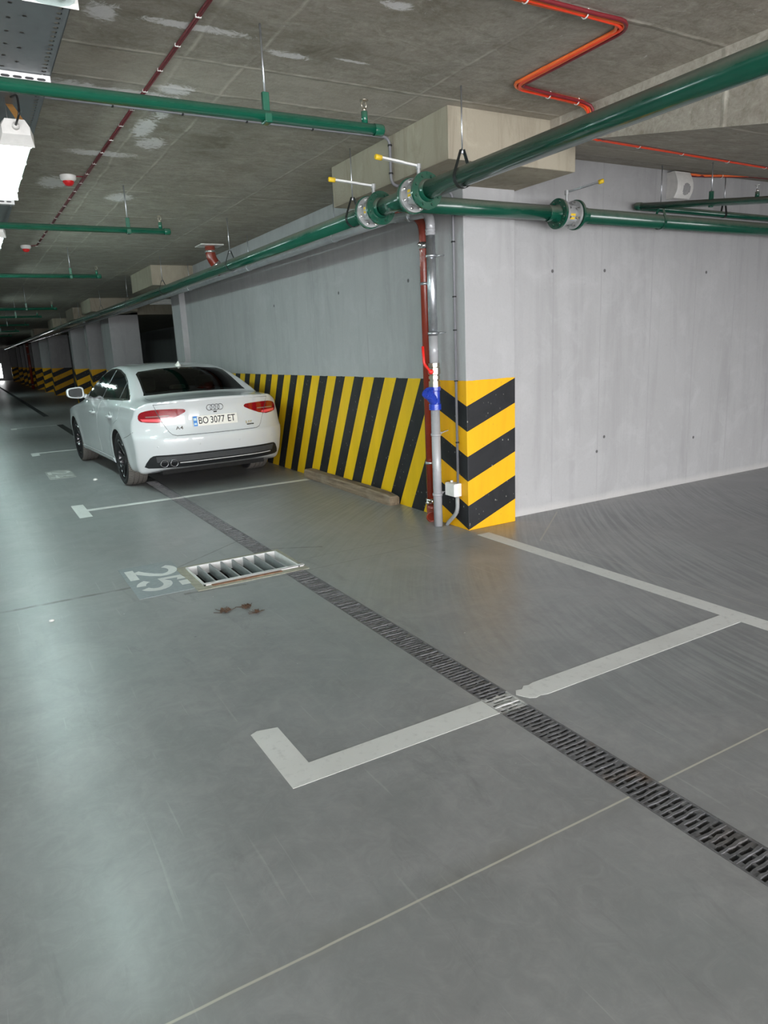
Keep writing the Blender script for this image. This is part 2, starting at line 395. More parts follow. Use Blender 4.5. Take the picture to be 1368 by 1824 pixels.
def tyre_material():
    g = G('dusty_tyre_rubber'); v, x, y, z = g.pos(True)
    ang = g.m('ARCTAN2', y, z)
    r = g.m('SQRT', g.m('ADD', g.m('MULTIPLY', y, y), g.m('MULTIPLY', z, z)))
    tread = g.gt(r, .308, .004)
    sip = g.m('FRACT', g.m('ADD', g.m('MULTIPLY', ang, 13.5), g.m('MULTIPLY', g.m('ABSOLUTE', x), 7.0)))
    s = g.m('MULTIPLY', g.m('LESS_THAN', sip, .26), tread)
    c = g.mix(tread, (.018, .018, .019), g.mix(g.noise(v, 20, 4), (.13, .118, .105), (.21, .195, .175)))
    c = g.mix(s, c, (.02, .02, .02))
    return g.bsdf(c, .8, 0, g.bump(g.m('SUBTRACT', 1.0, s), .6, .006), 0, .3)
M['tyre'] = tyre_material()

# ------------------------------------------------------------------ mesh building
class MB:
    def __init__(s): s.bm = bmesh.new(); s.mi = 0; s.sm = True
    def _add(s, verts, faces, smooth=True):
        vs = [s.bm.verts.new(v) for v in verts]
        for f in faces:
            try:
                fc = s.bm.faces.new([vs[i] for i in f]); fc.smooth = smooth; fc.material_index = s.mi
            except ValueError: pass
        return s
    def box(s, a, b, bev=0.0, rotz=0.0, org=None):
        x0, y0, z0 = a; x1, y1, z1 = b
        v = [(x0, y0, z0), (x1, y0, z0), (x1, y1, z0), (x0, y1, z0), (x0, y0, z1), (x1, y0, z1), (x1, y1, z1), (x0, y1, z1)]
        if rotz:
            o = org or ((x0 + x1) / 2, (y0 + y1) / 2); c, sn = math.cos(rotz), math.sin(rotz)
            v = [(o[0] + (p[0] - o[0]) * c - (p[1] - o[1]) * sn, o[1] + (p[0] - o[0]) * sn + (p[1] - o[1]) * c, p[2]) for p in v]
        f = [(0, 3, 2, 1), (4, 5, 6, 7), (0, 1, 5, 4), (1, 2, 6, 5), (2, 3, 7, 6), (3, 0, 4, 7)]
        if bev:
            t = bmesh.new(); vs = [t.verts.new(p) for p in v]
            for q in f: t.faces.new([vs[i] for i in q])
            bmesh.ops.bevel(t, geom=list(t.edges), offset=bev, segments=2, affect='EDGES', profile=.5)
            t.verts.index_update()
            s._add([p.co[:] for p in t.verts], [[q.index for q in fc.verts] for fc in t.faces], False); t.free()
        else: s._add(v, f, False)
        return s
    def tube(s, pts, r, n=14, caps=True, radii=None):
        pts = [Vector(p) for p in pts]; V = []; F = []
        t0 = (pts[1] - pts[0]).normalized()
        up = Vector((0, 0, 1)) if abs(t0.z) < .9 else Vector((1, 0, 0))
        a = t0.cross(up).normalized()
        for i, p in enumerate(pts):
            if i == 0: t = (pts[1] - p)
            elif i == len(pts) - 1: t = (p - pts[i - 1])
            else: t = (pts[i + 1] - p).normalized() + (p - pts[i - 1]).normalized()
            t.normalize(); a = (a - t * a.dot(t)).normalized(); b = t.cross(a)
            rr = radii[i] if radii else r
            for k in range(n):
                w = 2 * PI * k / n; V.append(p + (a * math.cos(w) + b * math.sin(w)) * rr)
        for i in range(len(pts) - 1):
            for k in range(n):
                k2 = (k + 1) % n; F.append((i * n + k, i * n + k2, (i + 1) * n + k2, (i + 1) * n + k))
        s._add(V, F, True)
        if caps:
            s._add(V[:n], [tuple(range(n - 1, -1, -1))], False); s._add(V[-n:], [tuple(range(n))], False)
        return s
    def cyl(s, a, b, r, n=18, r2=None): return s.tube([a, b], r, n, True, [r, r2 if r2 is not None else r])
    def lathe(s, org, axis, prof, n=32, smooth=True):
        """prof : list of (distance along axis, radius)"""
        axis = Vector(axis).normalized(); up = Vector((0, 0, 1)) if abs(axis.z) < .9 else Vector((1, 0, 0))
        a = axis.cross(up).normalized(); b = axis.cross(a); o = Vector(org); V = []; F = []
        for d, r in prof:
            for k in range(n):
                w = 2 * PI * k / n; V.append(o + axis * d + (a * math.cos(w) + b * math.sin(w)) * max(r, 1e-5))
        for i in range(len(prof) - 1):
            for k in range(n):
                k2 = (k + 1) % n; F.append((i * n + k, (i + 1) * n + k, (i + 1) * n + k2, i * n + k2))
        s._add(V, F, smooth); return s
    def prism(s, poly, z0, z1):          # poly in xy
        n = len(poly); V = [(p[0], p[1], z0) for p in poly] + [(p[0], p[1], z1) for p in poly]
        F = [tuple(range(n - 1, -1, -1)), tuple(range(n, 2 * n))] + [(i, (i + 1) % n, n + (i + 1) % n, n + i) for i in range(n)]
        s._add(V, F, False); return s
    def extr(s, poly3, vec):
        n = len(poly3); vec = Vector(vec); V = [Vector(p) for p in poly3] + [Vector(p) + vec for p in poly3]
        F = [tuple(range(n - 1, -1, -1)), tuple(range(n, 2 * n))] + [(i, (i + 1) % n, n + (i + 1) % n, n + i) for i in range(n)]
        s._add(V, F, False); return s
    def build(s, name, mats, parent=None, sharp=None, recalc=True):
        bmesh.ops.remove_doubles(s.bm, verts=list(s.bm.verts), dist=1e-6)
        if recalc: bmesh.ops.recalc_face_normals(s.bm, faces=list(s.bm.faces))
        me = bpy.data.meshes.new(name); s.bm.to_mesh(me); s.bm.free()
        for m in (mats if isinstance(mats, list) else [mats]): me.materials.append(m)
        if sharp: me.set_sharp_from_angle(angle=math.radians(sharp))
        return link(name, me, parent)

def link(name, data, parent=None):
    o = bpy.data.objects.new(name, data); COL.objects.link(o)
    if parent is not None:
        o.parent = parent
        o.matrix_parent_inverse = parent.matrix_world.inverted() if False else Matrix.Translation(-Vector(parent.location)) if parent.get('wpos') else Matrix()
    return o
def tag(o, label, cat, group=None, kind=None):
    o['label'] = label; o['category'] = cat
    if group: o['group'] = group
    if kind: o['kind'] = kind
    return o
def thing(name, label, cat, loc, group=None, kind=None):
    """Empty at the thing's base; its parts are modelled in world coordinates"""
    o = bpy.data.objects.new(name, None); o.empty_display_size = .1; COL.objects.link(o); o.location = loc; o['wpos'] = 1
    return tag(o, label, cat, group, kind)
def struct(o, label, cat): return tag(o, label, cat, None, 'structure')
def bend(pts, r=.1, n=6):
    """round the inner corners of a polyline"""
    pts = [Vector(p) for p in pts]; out = [pts[0]]
    for i in range(1, len(pts) - 1):
        a = (pts[i - 1] - pts[i]); b = (pts[i + 1] - pts[i]); rr = min(r, a.length * .49, b.length * .49)
        p, q = pts[i] + a.normalized() * rr, pts[i] + b.normalized() * rr
        for k in range(n + 1):
            t = k / n; out.append(p.lerp(pts[i], t).lerp(pts[i].lerp(q, t), t))
    out.append(pts[-1]); return out
def copy_tree(o, parent=None):
    c = o.copy(); COL.objects.link(c)
    if parent is not None: c.parent = parent
    for ch in list(o.children): copy_tree(ch, c)
    return c

CEIL = 2.93
# ------------------------------------------------------------------ the setting
def floor():
    xs = sorted([-7, -2, 1.15, 1.70, 1.845, 3.4, 9.5]); ys = sorted([-7, -1.5, 1.5, 4.51, 4.985, 9, 19, 22.3, 60, 75])
    holes = [(1.70, 1.845, -1.5, 4.51), (1.15, 1.845, 4.51, 4.985), (1.70, 1.845, 4.985, 19), (1.70, 1.845, 22.3, 60)]
    mb = MB()
    def hole(cx, cy):
        for h in holes:
            if h[0] < cx < h[1] and h[2] < cy < h[3]: return .55 if h[0] < 1.2 else .07
        return 0
    for i in range(len(xs) - 1):
        for j in range(len(ys) - 1):
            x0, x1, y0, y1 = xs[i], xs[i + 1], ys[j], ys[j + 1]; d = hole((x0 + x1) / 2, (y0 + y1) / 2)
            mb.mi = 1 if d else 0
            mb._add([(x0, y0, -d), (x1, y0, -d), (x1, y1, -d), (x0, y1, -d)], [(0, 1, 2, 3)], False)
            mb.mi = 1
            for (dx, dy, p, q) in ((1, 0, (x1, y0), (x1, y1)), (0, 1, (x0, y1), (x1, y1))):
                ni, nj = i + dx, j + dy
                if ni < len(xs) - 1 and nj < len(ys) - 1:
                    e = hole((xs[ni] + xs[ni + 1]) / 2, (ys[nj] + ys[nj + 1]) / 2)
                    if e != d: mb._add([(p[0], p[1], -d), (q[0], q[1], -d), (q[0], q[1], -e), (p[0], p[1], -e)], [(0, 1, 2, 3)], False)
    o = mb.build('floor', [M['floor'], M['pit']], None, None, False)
    struct(o, 'polished grey concrete garage floor with joints and tyre scuffs', 'floor')
floor()
struct(MB().box((-7, -7, CEIL), (9.5, 75, CEIL + .2)).build('ceiling', M['ceiling']), 'stained brown grey concrete garage ceiling with board seams', 'ceiling')
# underside of the ramp: fascia at x = 3.65, lower edge falling towards the entrance
rz = lambda y: 2.81 - (3.94 - y) * .19
ym = 4.67; y_end = -3.0
ramp = MB().extr([(3.65, ym, CEIL), (3.65, ym, min(rz(ym), CEIL - .001)), (3.65, y_end, rz(y_end)), (3.65, y_end, CEIL)], (5.85, 0, 0)).build('ramp_slab', M['ceiling'])
struct(ramp, 'sloping concrete slab dropping from the ceiling on the right', 'slab')
struct(MB().box((3.465, 4.98, 0), (3.86, 12.85, CEIL)).build('wall_left', M['wall_y']), 'long concrete wall with slanted black and yellow stripes along its foot', 'wall')
struct(MB().box((3.80, 4.67, 0), (9.5, 4.95, CEIL + .05)).build('wall_right', M['wall_x']), 'pale bare concrete wall to the right of the chevron pillar', 'wall')
struct(MB().box((3.70, -7, 0), (3.9, -1.6, CEIL)).build('wall_daylight_block', M['wall']), 'unseen concrete wall added behind the camera to block daylight on the right', 'wall')  # out of view, added to keep daylight off the right side
struct(MB().box((9.3, -7, 0), (9.5, 4.7, CEIL)).build('wall_east', M['wall']), 'plain concrete side wall beyond the right edge', 'wall')
struct(MB().box((-7.2, -7, 0), (-7, 75, CEIL)).build('wall_west', M['wall']), 'plain concrete wall across the driving aisle', 'wall')
struct(MB().box((9.3, 4.95, 0), (9.5, 75, CEIL)).build('wall_dark_bay', M['wall']), 'unlit concrete wall deep in the dark bays', 'wall')
far = MB(); far.box((-7, 75, 0), (2.52, 75.2, CEIL)); far.box((2.85, 75, 0), (9.5, 75.2, CEIL)); far.box((2.52, 75, 1.55), (2.85, 75.2, CEIL)); far.box((2.52, 75, 0), (2.85, 75.2, .25))
struct(far.build('wall_back', M['wall']), 'far end wall of the garage with a bright doorway', 'wall')

p = MB().box((3.365, 4.555, 0), (3.858, 5.0, 2.66), .006).build('pillar', M['pillar'])
struct(p, 'near concrete pillar with yellow and black chevrons on its corner', 'pillar')
b = MB().box((2.81, 3.945, 2.625), (3.888, 5.58, CEIL + .01), .006).build('beam', M['beam'])
struct(b, 'pale stained concrete capital block above the near chevron pillar', 'beam')

def far_pillar(x, y, w, d, label):
    o = MB().box((0, 0, 0), (w, d, 2.66)).build('pillar', M['pillar_far']); o.location = (x, y, 0)
    struct(o, label, 'pillar')
far_pillar(3.365, 12.80, .49, .55, 'concrete pilaster ending the striped wall behind the white car')
far_pillar(3.365, 19.9, .74, 1.3, 'grey concrete pillar just left of the dark opening behind the car')
lab = ['chevron pillar directly behind the white car roof', 'chevron pillar just left of the car, partly hidden by its window', 'wide chevron pillar behind the door mirror of the white car',
       'narrow chevron pillar beside the wide one above the mirror', 'chevron pillar just right of the far dark red riser', 'chevron pillar just left of the far dark red riser',
       'small far chevron pillar, second left of the dark red riser', 'small far chevron pillar, third left of the dark red riser', 'tiny distant pillar with a sunlit yellow foot']
for (px_y, w, d, l) in zip((23.9, 27.7, 35.6, 40.2, 45.0, 51.3, 55.0, 59.5, 68.6), (.6, .56, .82, .7, .6, .8, .5, .5, .8), (.5, .5, .6, .5, .5, .5, .5, .5, .6), lab):
    far_pillar(3.36, px_y, w, d, l)
capl = ['weathered concrete capital block above the pilaster behind the car', 'third concrete capital block along the row over the dark opening', 'fourth concrete capital block along the row, small and pale',
        'fifth concrete capital block along the row, in shade', 'sixth concrete capital block along the row, far and dark']
for (yy, l) in zip((12.13, 18.65, 21.85, 27.2, 35.0), capl):
    o = MB().box((2.79, yy, 2.625), (3.86, yy + 1.6, CEIL + .01)).build('beam', M['beam']); struct(o, l, 'beam')
struct(MB().box((3.3, 19.9, 2.60), (9.3, 20.5, CEIL)).build('beam', M['beam']), 'concrete beam running across the dark bay behind the car', 'beam')
struct(MB().box((4.6, 46.0, 0), (9.3, 46.3, CEIL)).build('wall_inner', M['wall']), 'dark concrete wall inside the opening behind the car', 'wall')

# ------------------------------------------------------------------ floor markings
def flat(name, poly, m, label=None, cat=None, z=.0012, parent=None, group=None):
    o = MB().prism(poly, .0002, z).build(name, m, parent)
    if label: tag(o, label, cat, group)
    return o
# the long lines stop at the drain channel
def rect(x0, y0, x1, y1): return [(x0, y0), (x1, y0), (x1, y1), (x0, y1)]
t = thing('bay_line', 'white painted L line in the foreground crossing the channel drain', 'floor marking', (2, 2.1, 0), 'bay lines')
flat('line_stroke', [(.772, 2.106), (1.698, 2.106), (1.698, 2.232), (.885, 2.224), (.883, 2.53), (.80, 2.55), (.769, 2.535)], M['line'], parent=t)
j = [(1.852, 2.12)]
flat('line_stroke', [(1.885, 2.135), (1.91, 2.122), (1.94, 2.128), (1.97, 2.118), (3.338, 2.133), (3.338, 2.254), (1.99, 2.236), (1.96, 2.228), (1.935, 2.235), (1.91, 2.214), (1.88, 2.222), (1.855, 2.19), (1.87, 2.16)], M['line'], parent=t)
flat('bay_line', rect(3.34, -1.0, 3.457, 4.41), M['line'], 'long white line running from the chevron pillar to the right edge', 'floor marking', group='bay lines')
t = thing('bay_line', 'white T line on the floor in front of the car rear wheels', 'floor marking', (2, 7.7, 0), 'bay lines')
flat('line_stroke', [(.742, 7.35), (.862, 7.35), (.862, 7.655), (1.698, 7.65), (1.698, 7.74), (.862, 7.745), (.862, 8.05), (.742, 8.05)], M['line'], parent=t)
flat('line_stroke', rect(1.848, 7.65, 3.33, 7.735), M['line'], parent=t)
t = thing('bay_line', 'thin white L line on the floor left of the car front wheel', 'floor marking', (1, 13.3, 0), 'bay lines')
flat('line_stroke', [(.73, 12.95), (.85, 12.95), (.85, 13.27), (1.698, 13.27), (1.698, 13.38), (.73, 13.38)], M['line'], parent=t)
flat('bay_line', [(.70, 18.6), (.82, 18.6), (.82, 18.9), (1.698, 18.9), (1.698, 19.0), (.70, 19.0)], M['line'], 'faint far white line past the front of the car', 'floor marking', group='bay lines')

def stroke(poly, w, z0, z1, parent, name='digit', m='line'):
    """flat ribbon along a polyline on the floor"""
    P = [Vector(q) for q in poly]; L = []; R = []
    for i, q in enumerate(P):
        t = (P[min(i + 1, len(P) - 1)] - P[max(i - 1, 0)]).normalized(); n = Vector((-t.y, t.x)); L.append(q + n * w / 2); R.append(q - n * w / 2)
    mb = MB()
    for i in range(len(P) - 1): mb.prism([L[i], R[i], R[i + 1], L[i + 1]], z0, z1)
    return mb
# stencil 25: the digits' tops point to +x, text reads towards the camera
# local digit frame: u right (-> -y), v up (-> +x)
def digit(strokes, u0, v0, w, h, parent, m='line', th=.060):
    mb = MB()
    for si, s in enumerate(strokes):
        pts = [(v0 + q[1] * h, u0 - q[0] * w) for q in s]
        P = [Vector(q) for q in pts]; L = []; R = []
        for i, q in enumerate(P):
            t = (P[min(i + 1, len(P) - 1)] - P[max(i - 1, 0)]).normalized(); n = Vector((-t.y, t.x)); L.append(q + n * th / 2); R.append(q - n * th / 2)
        V = []; F = []
        for i in range(len(P)): V += [(L[i].x, L[i].y, .0032 + si * .0004), (R[i].x, R[i].y, .0032 + si * .0004)]
        for i in range(len(P) - 1): F.append((2 * i, 2 * i + 1, 2 * i + 3, 2 * i + 2))
        mb._add(V, F, False)
    bmesh.ops.recalc_face_normals(mb.bm, faces=list(mb.bm.faces))
    for f in mb.bm.faces:
        if f.normal.z < 0: f.normal_flip()
    return mb.build('digit', M[m], parent, None, False)
arc = lambda cx, cy, rx, ry, a0, a1, n=10: [(cx + rx * math.cos(math.radians(a0 + (a1 - a0) * k / n)), cy + ry * math.sin(math.radians(a0 + (a1 - a0) * k / n))) for k in range(n + 1)]
two = [arc(.5, .68, .42, .26, 150, -10) + [(.75, .46), (.45, .28), (.24, .19)], [(.02, .08), (.98, .08)]]
two[0] = two[0]
five = [[(.95, .92), (.55, .92)], [(.40, .92), (.12, .92), (.10, .55)] + arc(.48, .36, .42, .26, 100, -60), arc(.48, .36, .42, .26, -95, -160, 4)]
four = [[(.7, 0), (.7, .55)], [(.7, .68), (.7, 1.0), (.05, .3), (1.0, .3)]]
t = thing('bay_number', 'white stencilled number 25 on a grey patch by the pit grate', 'floor marking', (.93, 4.9, 0), 'bay numbers')
flat('painted_patch', rect(.735, 4.515, 1.115, 5.28), M['panel'], z=.0022, parent=t)
digit(two, 5.19, .765, .26, .33, t); digit(five, 4.88, .765, .26, .33, t)
t = thing('bay_number', 'worn pale number patch on the floor beside the car rear wheel', 'floor marking', (.9, 10.5, 0), 'bay numbers')
flat('painted_patch', rect(.735, 10.12, 1.055, 10.9), M['panel_pale'], z=.0022, parent=t)
digit(two, 10.80, .755, .27, .28, t, 'line', .045); digit(four, 10.45, .755, .27, .28, t, 'line', .045)

# ------------------------------------------------------------------ drain and pit
def drain_mb(y0, y1, pitch=.0235, w=.0125):
    """slotted cast iron grating: wavy cross bars joined at alternate ends"""
    mb = MB(); n = int((y1 - y0) / pitch); st = (y1 - y0) / n
    mb.box((1.701, y0, -.03), (1.708, y1, .0005)); mb.box((1.837, y0, -.03), (1.844, y1, .0005))
    for k in range(n):
        y = y0 + (k + .5) * st; V = []; F = []; m_ = 7; dz = random.uniform(-.0035, 0)
        for i in range(m_):
            x = 1.706 + .133 * i / (m_ - 1); a = random.uniform(-.0022, .0022); hw = w / 2 + random.uniform(-.0016, .0016); zt_ = .001 + dz + random.uniform(-.0015, 0)
            V += [(x, y + a - hw, -.024), (x, y + a + hw, -.024), (x, y + a + hw * .72, zt_), (x, y + a - hw * .72, zt_)]
        for i in range(m_ - 1):
            for q in range(4): F.append((4 * i + q, 4 * i + (q + 1) % 4, 4 * i + 4 + (q + 1) % 4, 4 * i + 4 + q))
        mb._add(V, F, False)
        e = random.uniform(-.004, .004)
        if k % 2 == 0: mb.box((1.707, y, -.024), (1.733 + e, y + st, -.0025)); mb.box((1.786 + e, y, -.024), (1.797 + e, y + st, -.004))
        else: mb.box((1.811 + e, y, -.024), (1.838, y + st, -.0025)); mb.box((1.748 + e, y, -.024), (1.759 + e, y + st, -.004))
    return mb
t = thing('channel_drain', 'dark cast iron slotted drain running from the pit grate to the foreground', 'drain', (1.77, 2, -.03), 'channel drains')
for y0, y1 in ((.3, 1.31), (1.31, 2.31), (2.31, 3.31), (3.31, 4.505)): drain_mb(y0, y1).build('grate', M['grate'], t)
t = thing('channel_drain', 'dark slotted drain running from the pit grate under the white car', 'drain', (1.77, 6, -.03), 'channel drains')
for y0, y1 in ((4.99, 6.0), (6.0, 7.0), (7.0, 8.0), (8.0, 9.0)): drain_mb(y0, y1).build('grate', M['grate'], t)
drain_mb(9.0, 19.0, .05, .03).build('grate', M['far_grate'], t)
t = thing('channel_drain', 'far dark drain strip at the left edge of the aisle', 'drain', (1.77, 30, -.03), 'channel drains')
drain_mb(22.3, 60, .10, .06).build('grate', M['far_grate'], t)

t = thing('pit_grate', 'white metal bar grate over a dark drainage pit', 'grate', (1.5, 4.75, 0))
mb = MB(); x0, x1, y0, y1 = 1.152, 1.843, 4.512, 4.983; zt = .014
for a, b_ in (((x0, y0, -.055), (x1 + .03, y0 + .010, zt)), ((x0, y1 - .010, -.055), (x1, y1, zt)), ((x0, y0, -.055), (x0 + .012, y1, zt)), ((x1 - .012, y0, -.055), (x1, y1, zt))): mb.box(a, b_)
mb.box((x0, y0, zt - .004), (x1 + .035, y0 + .028, zt + .001))
mb.build('frame', M['white_steel'], t)
for k in range(1, 8):
    xx = x0 + (x1 - x0) * k / 8
    MB().box((xx - .006, y0 + .01, -.055), (xx + .006, y1 - .01, zt - .002)).build('bar', M['bar_steel'], t)
mb = MB()
for a, b_ in (((1.092, 4.44, .0), (1.885, 4.512, .003)), ((1.092, 4.983, 0), (1.885, 5.05, .003)), ((1.092, 4.51, 0), (1.152, 4.985, .003)), ((1.845, 4.51, 0), (1.885, 4.985, .003))): mb.box(a, b_)
o = mb.build('grate_surround', M['grout']); tag(o, 'thin mortar border set in the floor around the pit grate', 'border')
MB().box((1.20, 4.478, .0), (1.70, 4.511, .008), .002).build('rusty_edge_strip', M['rust'], t)

# ------------------------------------------------------------------ debris
def clump(x, y, r, label):
    mb = MB()
    for k in range(60):
        a = random.uniform(0, 2 * PI); d = r * math.sqrt(random.random()); px, py = x + d * math.cos(a), y + d * math.sin(a) * .7
        l = random.uniform(.005, .014); w = random.uniform(0, PI); z = random.uniform(.002, .016)
        c, s = math.cos(w), math.sin(w)
        mb._add([(px - c * l, py - s * l, z), (px + s * l * .4, py - c * l * .4, z + .006), (px + c * l, py + s * l, z + random.uniform(0, .012)), (px - s * l * .4, py + c * l * .4, z + .003)], [(0, 1, 2), (0, 2, 3)], False)
    for k in range(9):
        a = random.uniform(0, 2 * PI); px, py = x + r * .8 * math.cos(a), y + r * .6 * math.sin(a); w = random.uniform(0, PI)
        mb.cyl((px, py, .003), (px + .05 * math.cos(w), py + .05 * math.sin(w), .006), .0016, 6)
    tag(mb.build('dry_leaf_clump', M['leaf'], None, None, False), label, 'debris', 'dry leaves on the floor')
clump(1.117, 3.965, .036, 'larger brown dry leaf clump on the floor below the 25')
clump(1.25, 3.95, .028, 'smaller brown dry leaf clump right of the larger one')
clump(1.27, 3.83, .010, 'tiny dark scrap on the floor below the leaf clumps')
o = MB().lathe((.215, 4.455, .001), (0, 0, 1), [(0, .016), (.006, .014), (.009, .006), (.009, 0)], 12).build('paper_scrap', M['white_plastic']); tag(o, 'small round white scrap on the floor near the left edge', 'debris')
o = MB().lathe((1.222, 9.64, .001), (0, 0, 1), [(0, .03), (.012, .026), (.02, .012), (.02, 0)], 12).build('paper_scrap', M['white_plastic']); tag(o, 'small white scrap on the floor beside the car', 'debris')

# timber wheel stop
mb = MB(); bmw = bmesh.new()
prof = [(-.062, 0), (.062, 0), (.062, .085), (.04, .105), (-.045, .105), (-.062, .09)]
n = 14; V = []
for i in range(n + 1):
    f = i / n; tp = .86 if i in (0,) else 1.0
    for (a, b_) in prof:
        V.append((3.392 + a * tp + .02 * f + random.uniform(-.003, .003), 5.785 + 2.05 * f, max(0.001, b_ * (tp if i == 0 else 1) + random.uniform(-.003, .003) * (b_ > 0))))
F = []
m_ = len(prof)
for i in range(n):
    for k in range(m_): F.append((i * m_ + k, i * m_ + (k + 1) % m_, (i + 1) * m_ + (k + 1) % m_, (i + 1) * m_ + k))
F += [tuple(range(m_)), tuple(range(n * m_, n * m_ + m_))]
tag(mb._add(V, F, False).build('timber_beam', M['timber']), 'rough weathered timber beam lying along the foot of the striped wall', 'timber')

# ------------------------------------------------------------------ green water main and its valves
XM, ZM, RM = 2.69, 2.447, .057
t = thing('water_main', 'thick dark green water main running along the ceiling past the pillar', 'pipe', (XM, 4, ZM))
mb = MB()
mb.tube([(XM, -1.5, ZM + .015), (XM, 1.8, ZM + .012), (XM, 4.02, ZM)], RM, 22)
mb.tube([(XM, 4.20, ZM), (XM, 4.62, ZM)], RM, 22)
mb.tube([(XM, 4.80, ZM), (XM, 8.0, ZM), (XM, 14, ZM + .01), (XM, 24, ZM + .07), (XM, 60, ZM + .12)], RM, 18)
mb.build('pipe', M['green'], t)
def flange_y(y, s, x=XM, z=ZM):
    mb = MB(); mb.lathe((x, y, z), (0, s, 0), [(-.035, RM + .001), (-.030, RM + .006), (0, RM + .012), (0, .112), (.018, .112), (.018, .03)], 36)
    for k in range(8):
        a = 2 * PI * (k + .5) / 8; cx, cz = x + .088 * math.cos(a), z + .088 * math.sin(a)
        mb.lathe((cx, y - s * .012, cz), (0, s, 0), [(0, .0), (0, .0105), (.014, .0105)], 6, False)
    return mb
flange_y(4.015, 1).build('flange', M['green'], t, 40); flange_y(4.205, -1).build('flange', M['green'], t, 40)
flange_y(4.60, 1).build('flange', M['green'], t, 40); flange_y(4.79, -1).build('flange', M['green'], t, 40)
def clevis(x, y, z, r, axis, ztop, parent, matn='dark_steel'):
    """rod from the ceiling, strap around the pipe"""
    mb = MB(); mb.cyl((x, y, z + r + .075), (x, y, ztop), .0045, 8)
    mb.lathe((x, y, z + r + .07), (0, 0, 1), [(0, .0), (0, .009), (.014, .009), (.014, .0)], 6, False)
    mb.build('hanger_rod', M['galv'], parent)
    pts = []
    for k in range(15):
        a = math.radians(20 - (220) * k / 14); u, w = (r + .003) * math.cos(a), (r + .003) * math.sin(a)
        pts.append((u, w))
    pts = [(.010, r + .085)] + pts + [(-.010, r + .085)]
    mb = MB(); V = []; F = []; hw = .013
    for (u, w) in pts:
        for s in (-hw, hw):
            V.append((x + u, y + s, z + w) if axis == 'y' else (x + s, y + u, z + w))
    k2 = len(pts)
    V += [((x + (u * 1.06), y + s, z + w * 1.05) if axis == 'y' else (x + s, y + u * 1.06, z + w * 1.05)) for (u, w) in pts for s in (-hw, hw)]
    for i in range(k2 - 1):
        a = 2 * i; b = 2 * k2 + 2 * i
        F += [(a, a + 1, a + 3, a + 2), (b, b + 2, b + 3, b + 1), (a, a + 2, b + 2, b), (a + 1, b + 1, b + 3, a + 3)]
    mb._add(V, F, True).build('hanger_strap', M[matn], parent, 40)
for yy in (1.2, 3.64, 5.02, 7.92, 11.05, 13.7, 16.6, 20.0, 24.0): clevis(XM, yy, ZM + (.0 if yy < 15 else .03), RM, 'y', CEIL, t)

def valve(label, loc, rot, handle_vec):
    """short flanged ball valve along local y, centred on loc"""
    t = thing('flanged_valve', label, 'valve', loc, 'flanged ball valves')
    ox, oy, oz = loc; R = Matrix.Rotation(rot, 3, 'Z')
    def W(p): q = R @ Vector(p); return (ox + q.x, oy + q.y, oz + q.z)
    ay = R @ Vector((0, 1, 0))
    mb = MB(); mb.lathe(loc, ay, [(-.076, .02), (-.076, .104), (-.056, .104), (-.054, .066), (-.02, .074), (.02, .074), (.054, .066), (.056, .104), (.076, .104), (.076, .02)], 36)
    for k in range(4):
        a = 2 * PI * (k + .5) / 4; mb.cyl(W((.06 * math.cos(a), -.056, .06 * math.sin(a))), W((.06 * math.cos(a), .056, .06 * math.sin(a))), .018, 10)
    mb.build('valve_body', M['iron'], t, 40)
    for sgn in (-1, 1):
        for k in range(8):
            a = 2 * PI * (k + .5) / 8; c, s_ = .088 * math.cos(a), .088 * math.sin(a)
            MB().lathe(W((c, sgn * .056, s_)), ay * -sgn, [(0, .0115), (.016, .0115), (.016, .006), (.024, .006), (.024, 0)], 6, False).build('bolt', M['bolt'], t)
    mb = MB(); mb.cyl(W((0, 0, .06)), W((0, 0, .150)), .012, 12); mb.lathe(W((0, 0, .145)), (0, 0, 1), [(0, 0), (0, .017), (.03, .017), (.03, 0)], 16)
    mb.build('stem', M['iron'], t, 40)
    hv = Vector(handle_vec); L = hv.length; d = hv.normalized(); sd = d.cross(Vector((0, 0, 1))).normalized(); up = sd.cross(d)
    base = Vector(W((0, 0, .163)))
    V = []; F = []
    for f, w in ((0, .009), (.30 * L, .009), (.42 * L, .015), (.93 * L, .015)):
        c = base + d * f
        for a, b_ in ((-1, -1), (1, -1), (1, 1), (-1, 1)): V.append(c + sd * a * w + up * b_ * .006)
    for i in range(3):
        for k in range(4): F.append((4 * i + k, 4 * i + (k + 1) % 4, 4 * i + 4 + (k + 1) % 4, 4 * i + 4 + k))
    F += [(3, 2, 1, 0), (12, 13, 14, 15)]
    h = MB()._add(V, F, False).build('lever_handle', M['galv'] if rot else M['white_steel'], t)
    g = MB().tube([base + d * (.86 * L), base + d * (L * .985), base + d * L], .0165, 12, True, [.0165, .0165, .012]).build('handle_grip', M['yellow_plastic'], h)
    g.matrix_parent_inverse = Matrix.Translation(-Vector(loc)) if False else Matrix()
    # small yellow rating plate on the body
    a0 = math.pi if not rot else math.radians(200)
    mb = MB(); pv = []
    for u in (-.024, .024):
        for a in (a0 - .28, a0 + .28):
            pv.append(W((.0765 * math.cos(a) if not rot else .0765 * math.cos(a), u, .0765 * math.sin(a))))
    mb._add([pv[0], pv[1], pv[3], pv[2]], [(0, 1, 2, 3)], False)
    MBo = mb.build('rating_plate', M['yellow_plastic'], t, None, False)
    return t
valve('flanged grey valve nearest the camera on the green main, handle pointing left', (XM, 4.11, ZM), 0, (-.315, .0, .03))
valve('flanged grey valve on the green main beyond the tee, second from the camera', (XM, 4.70, ZM), 0, (-.33, .04, .03))

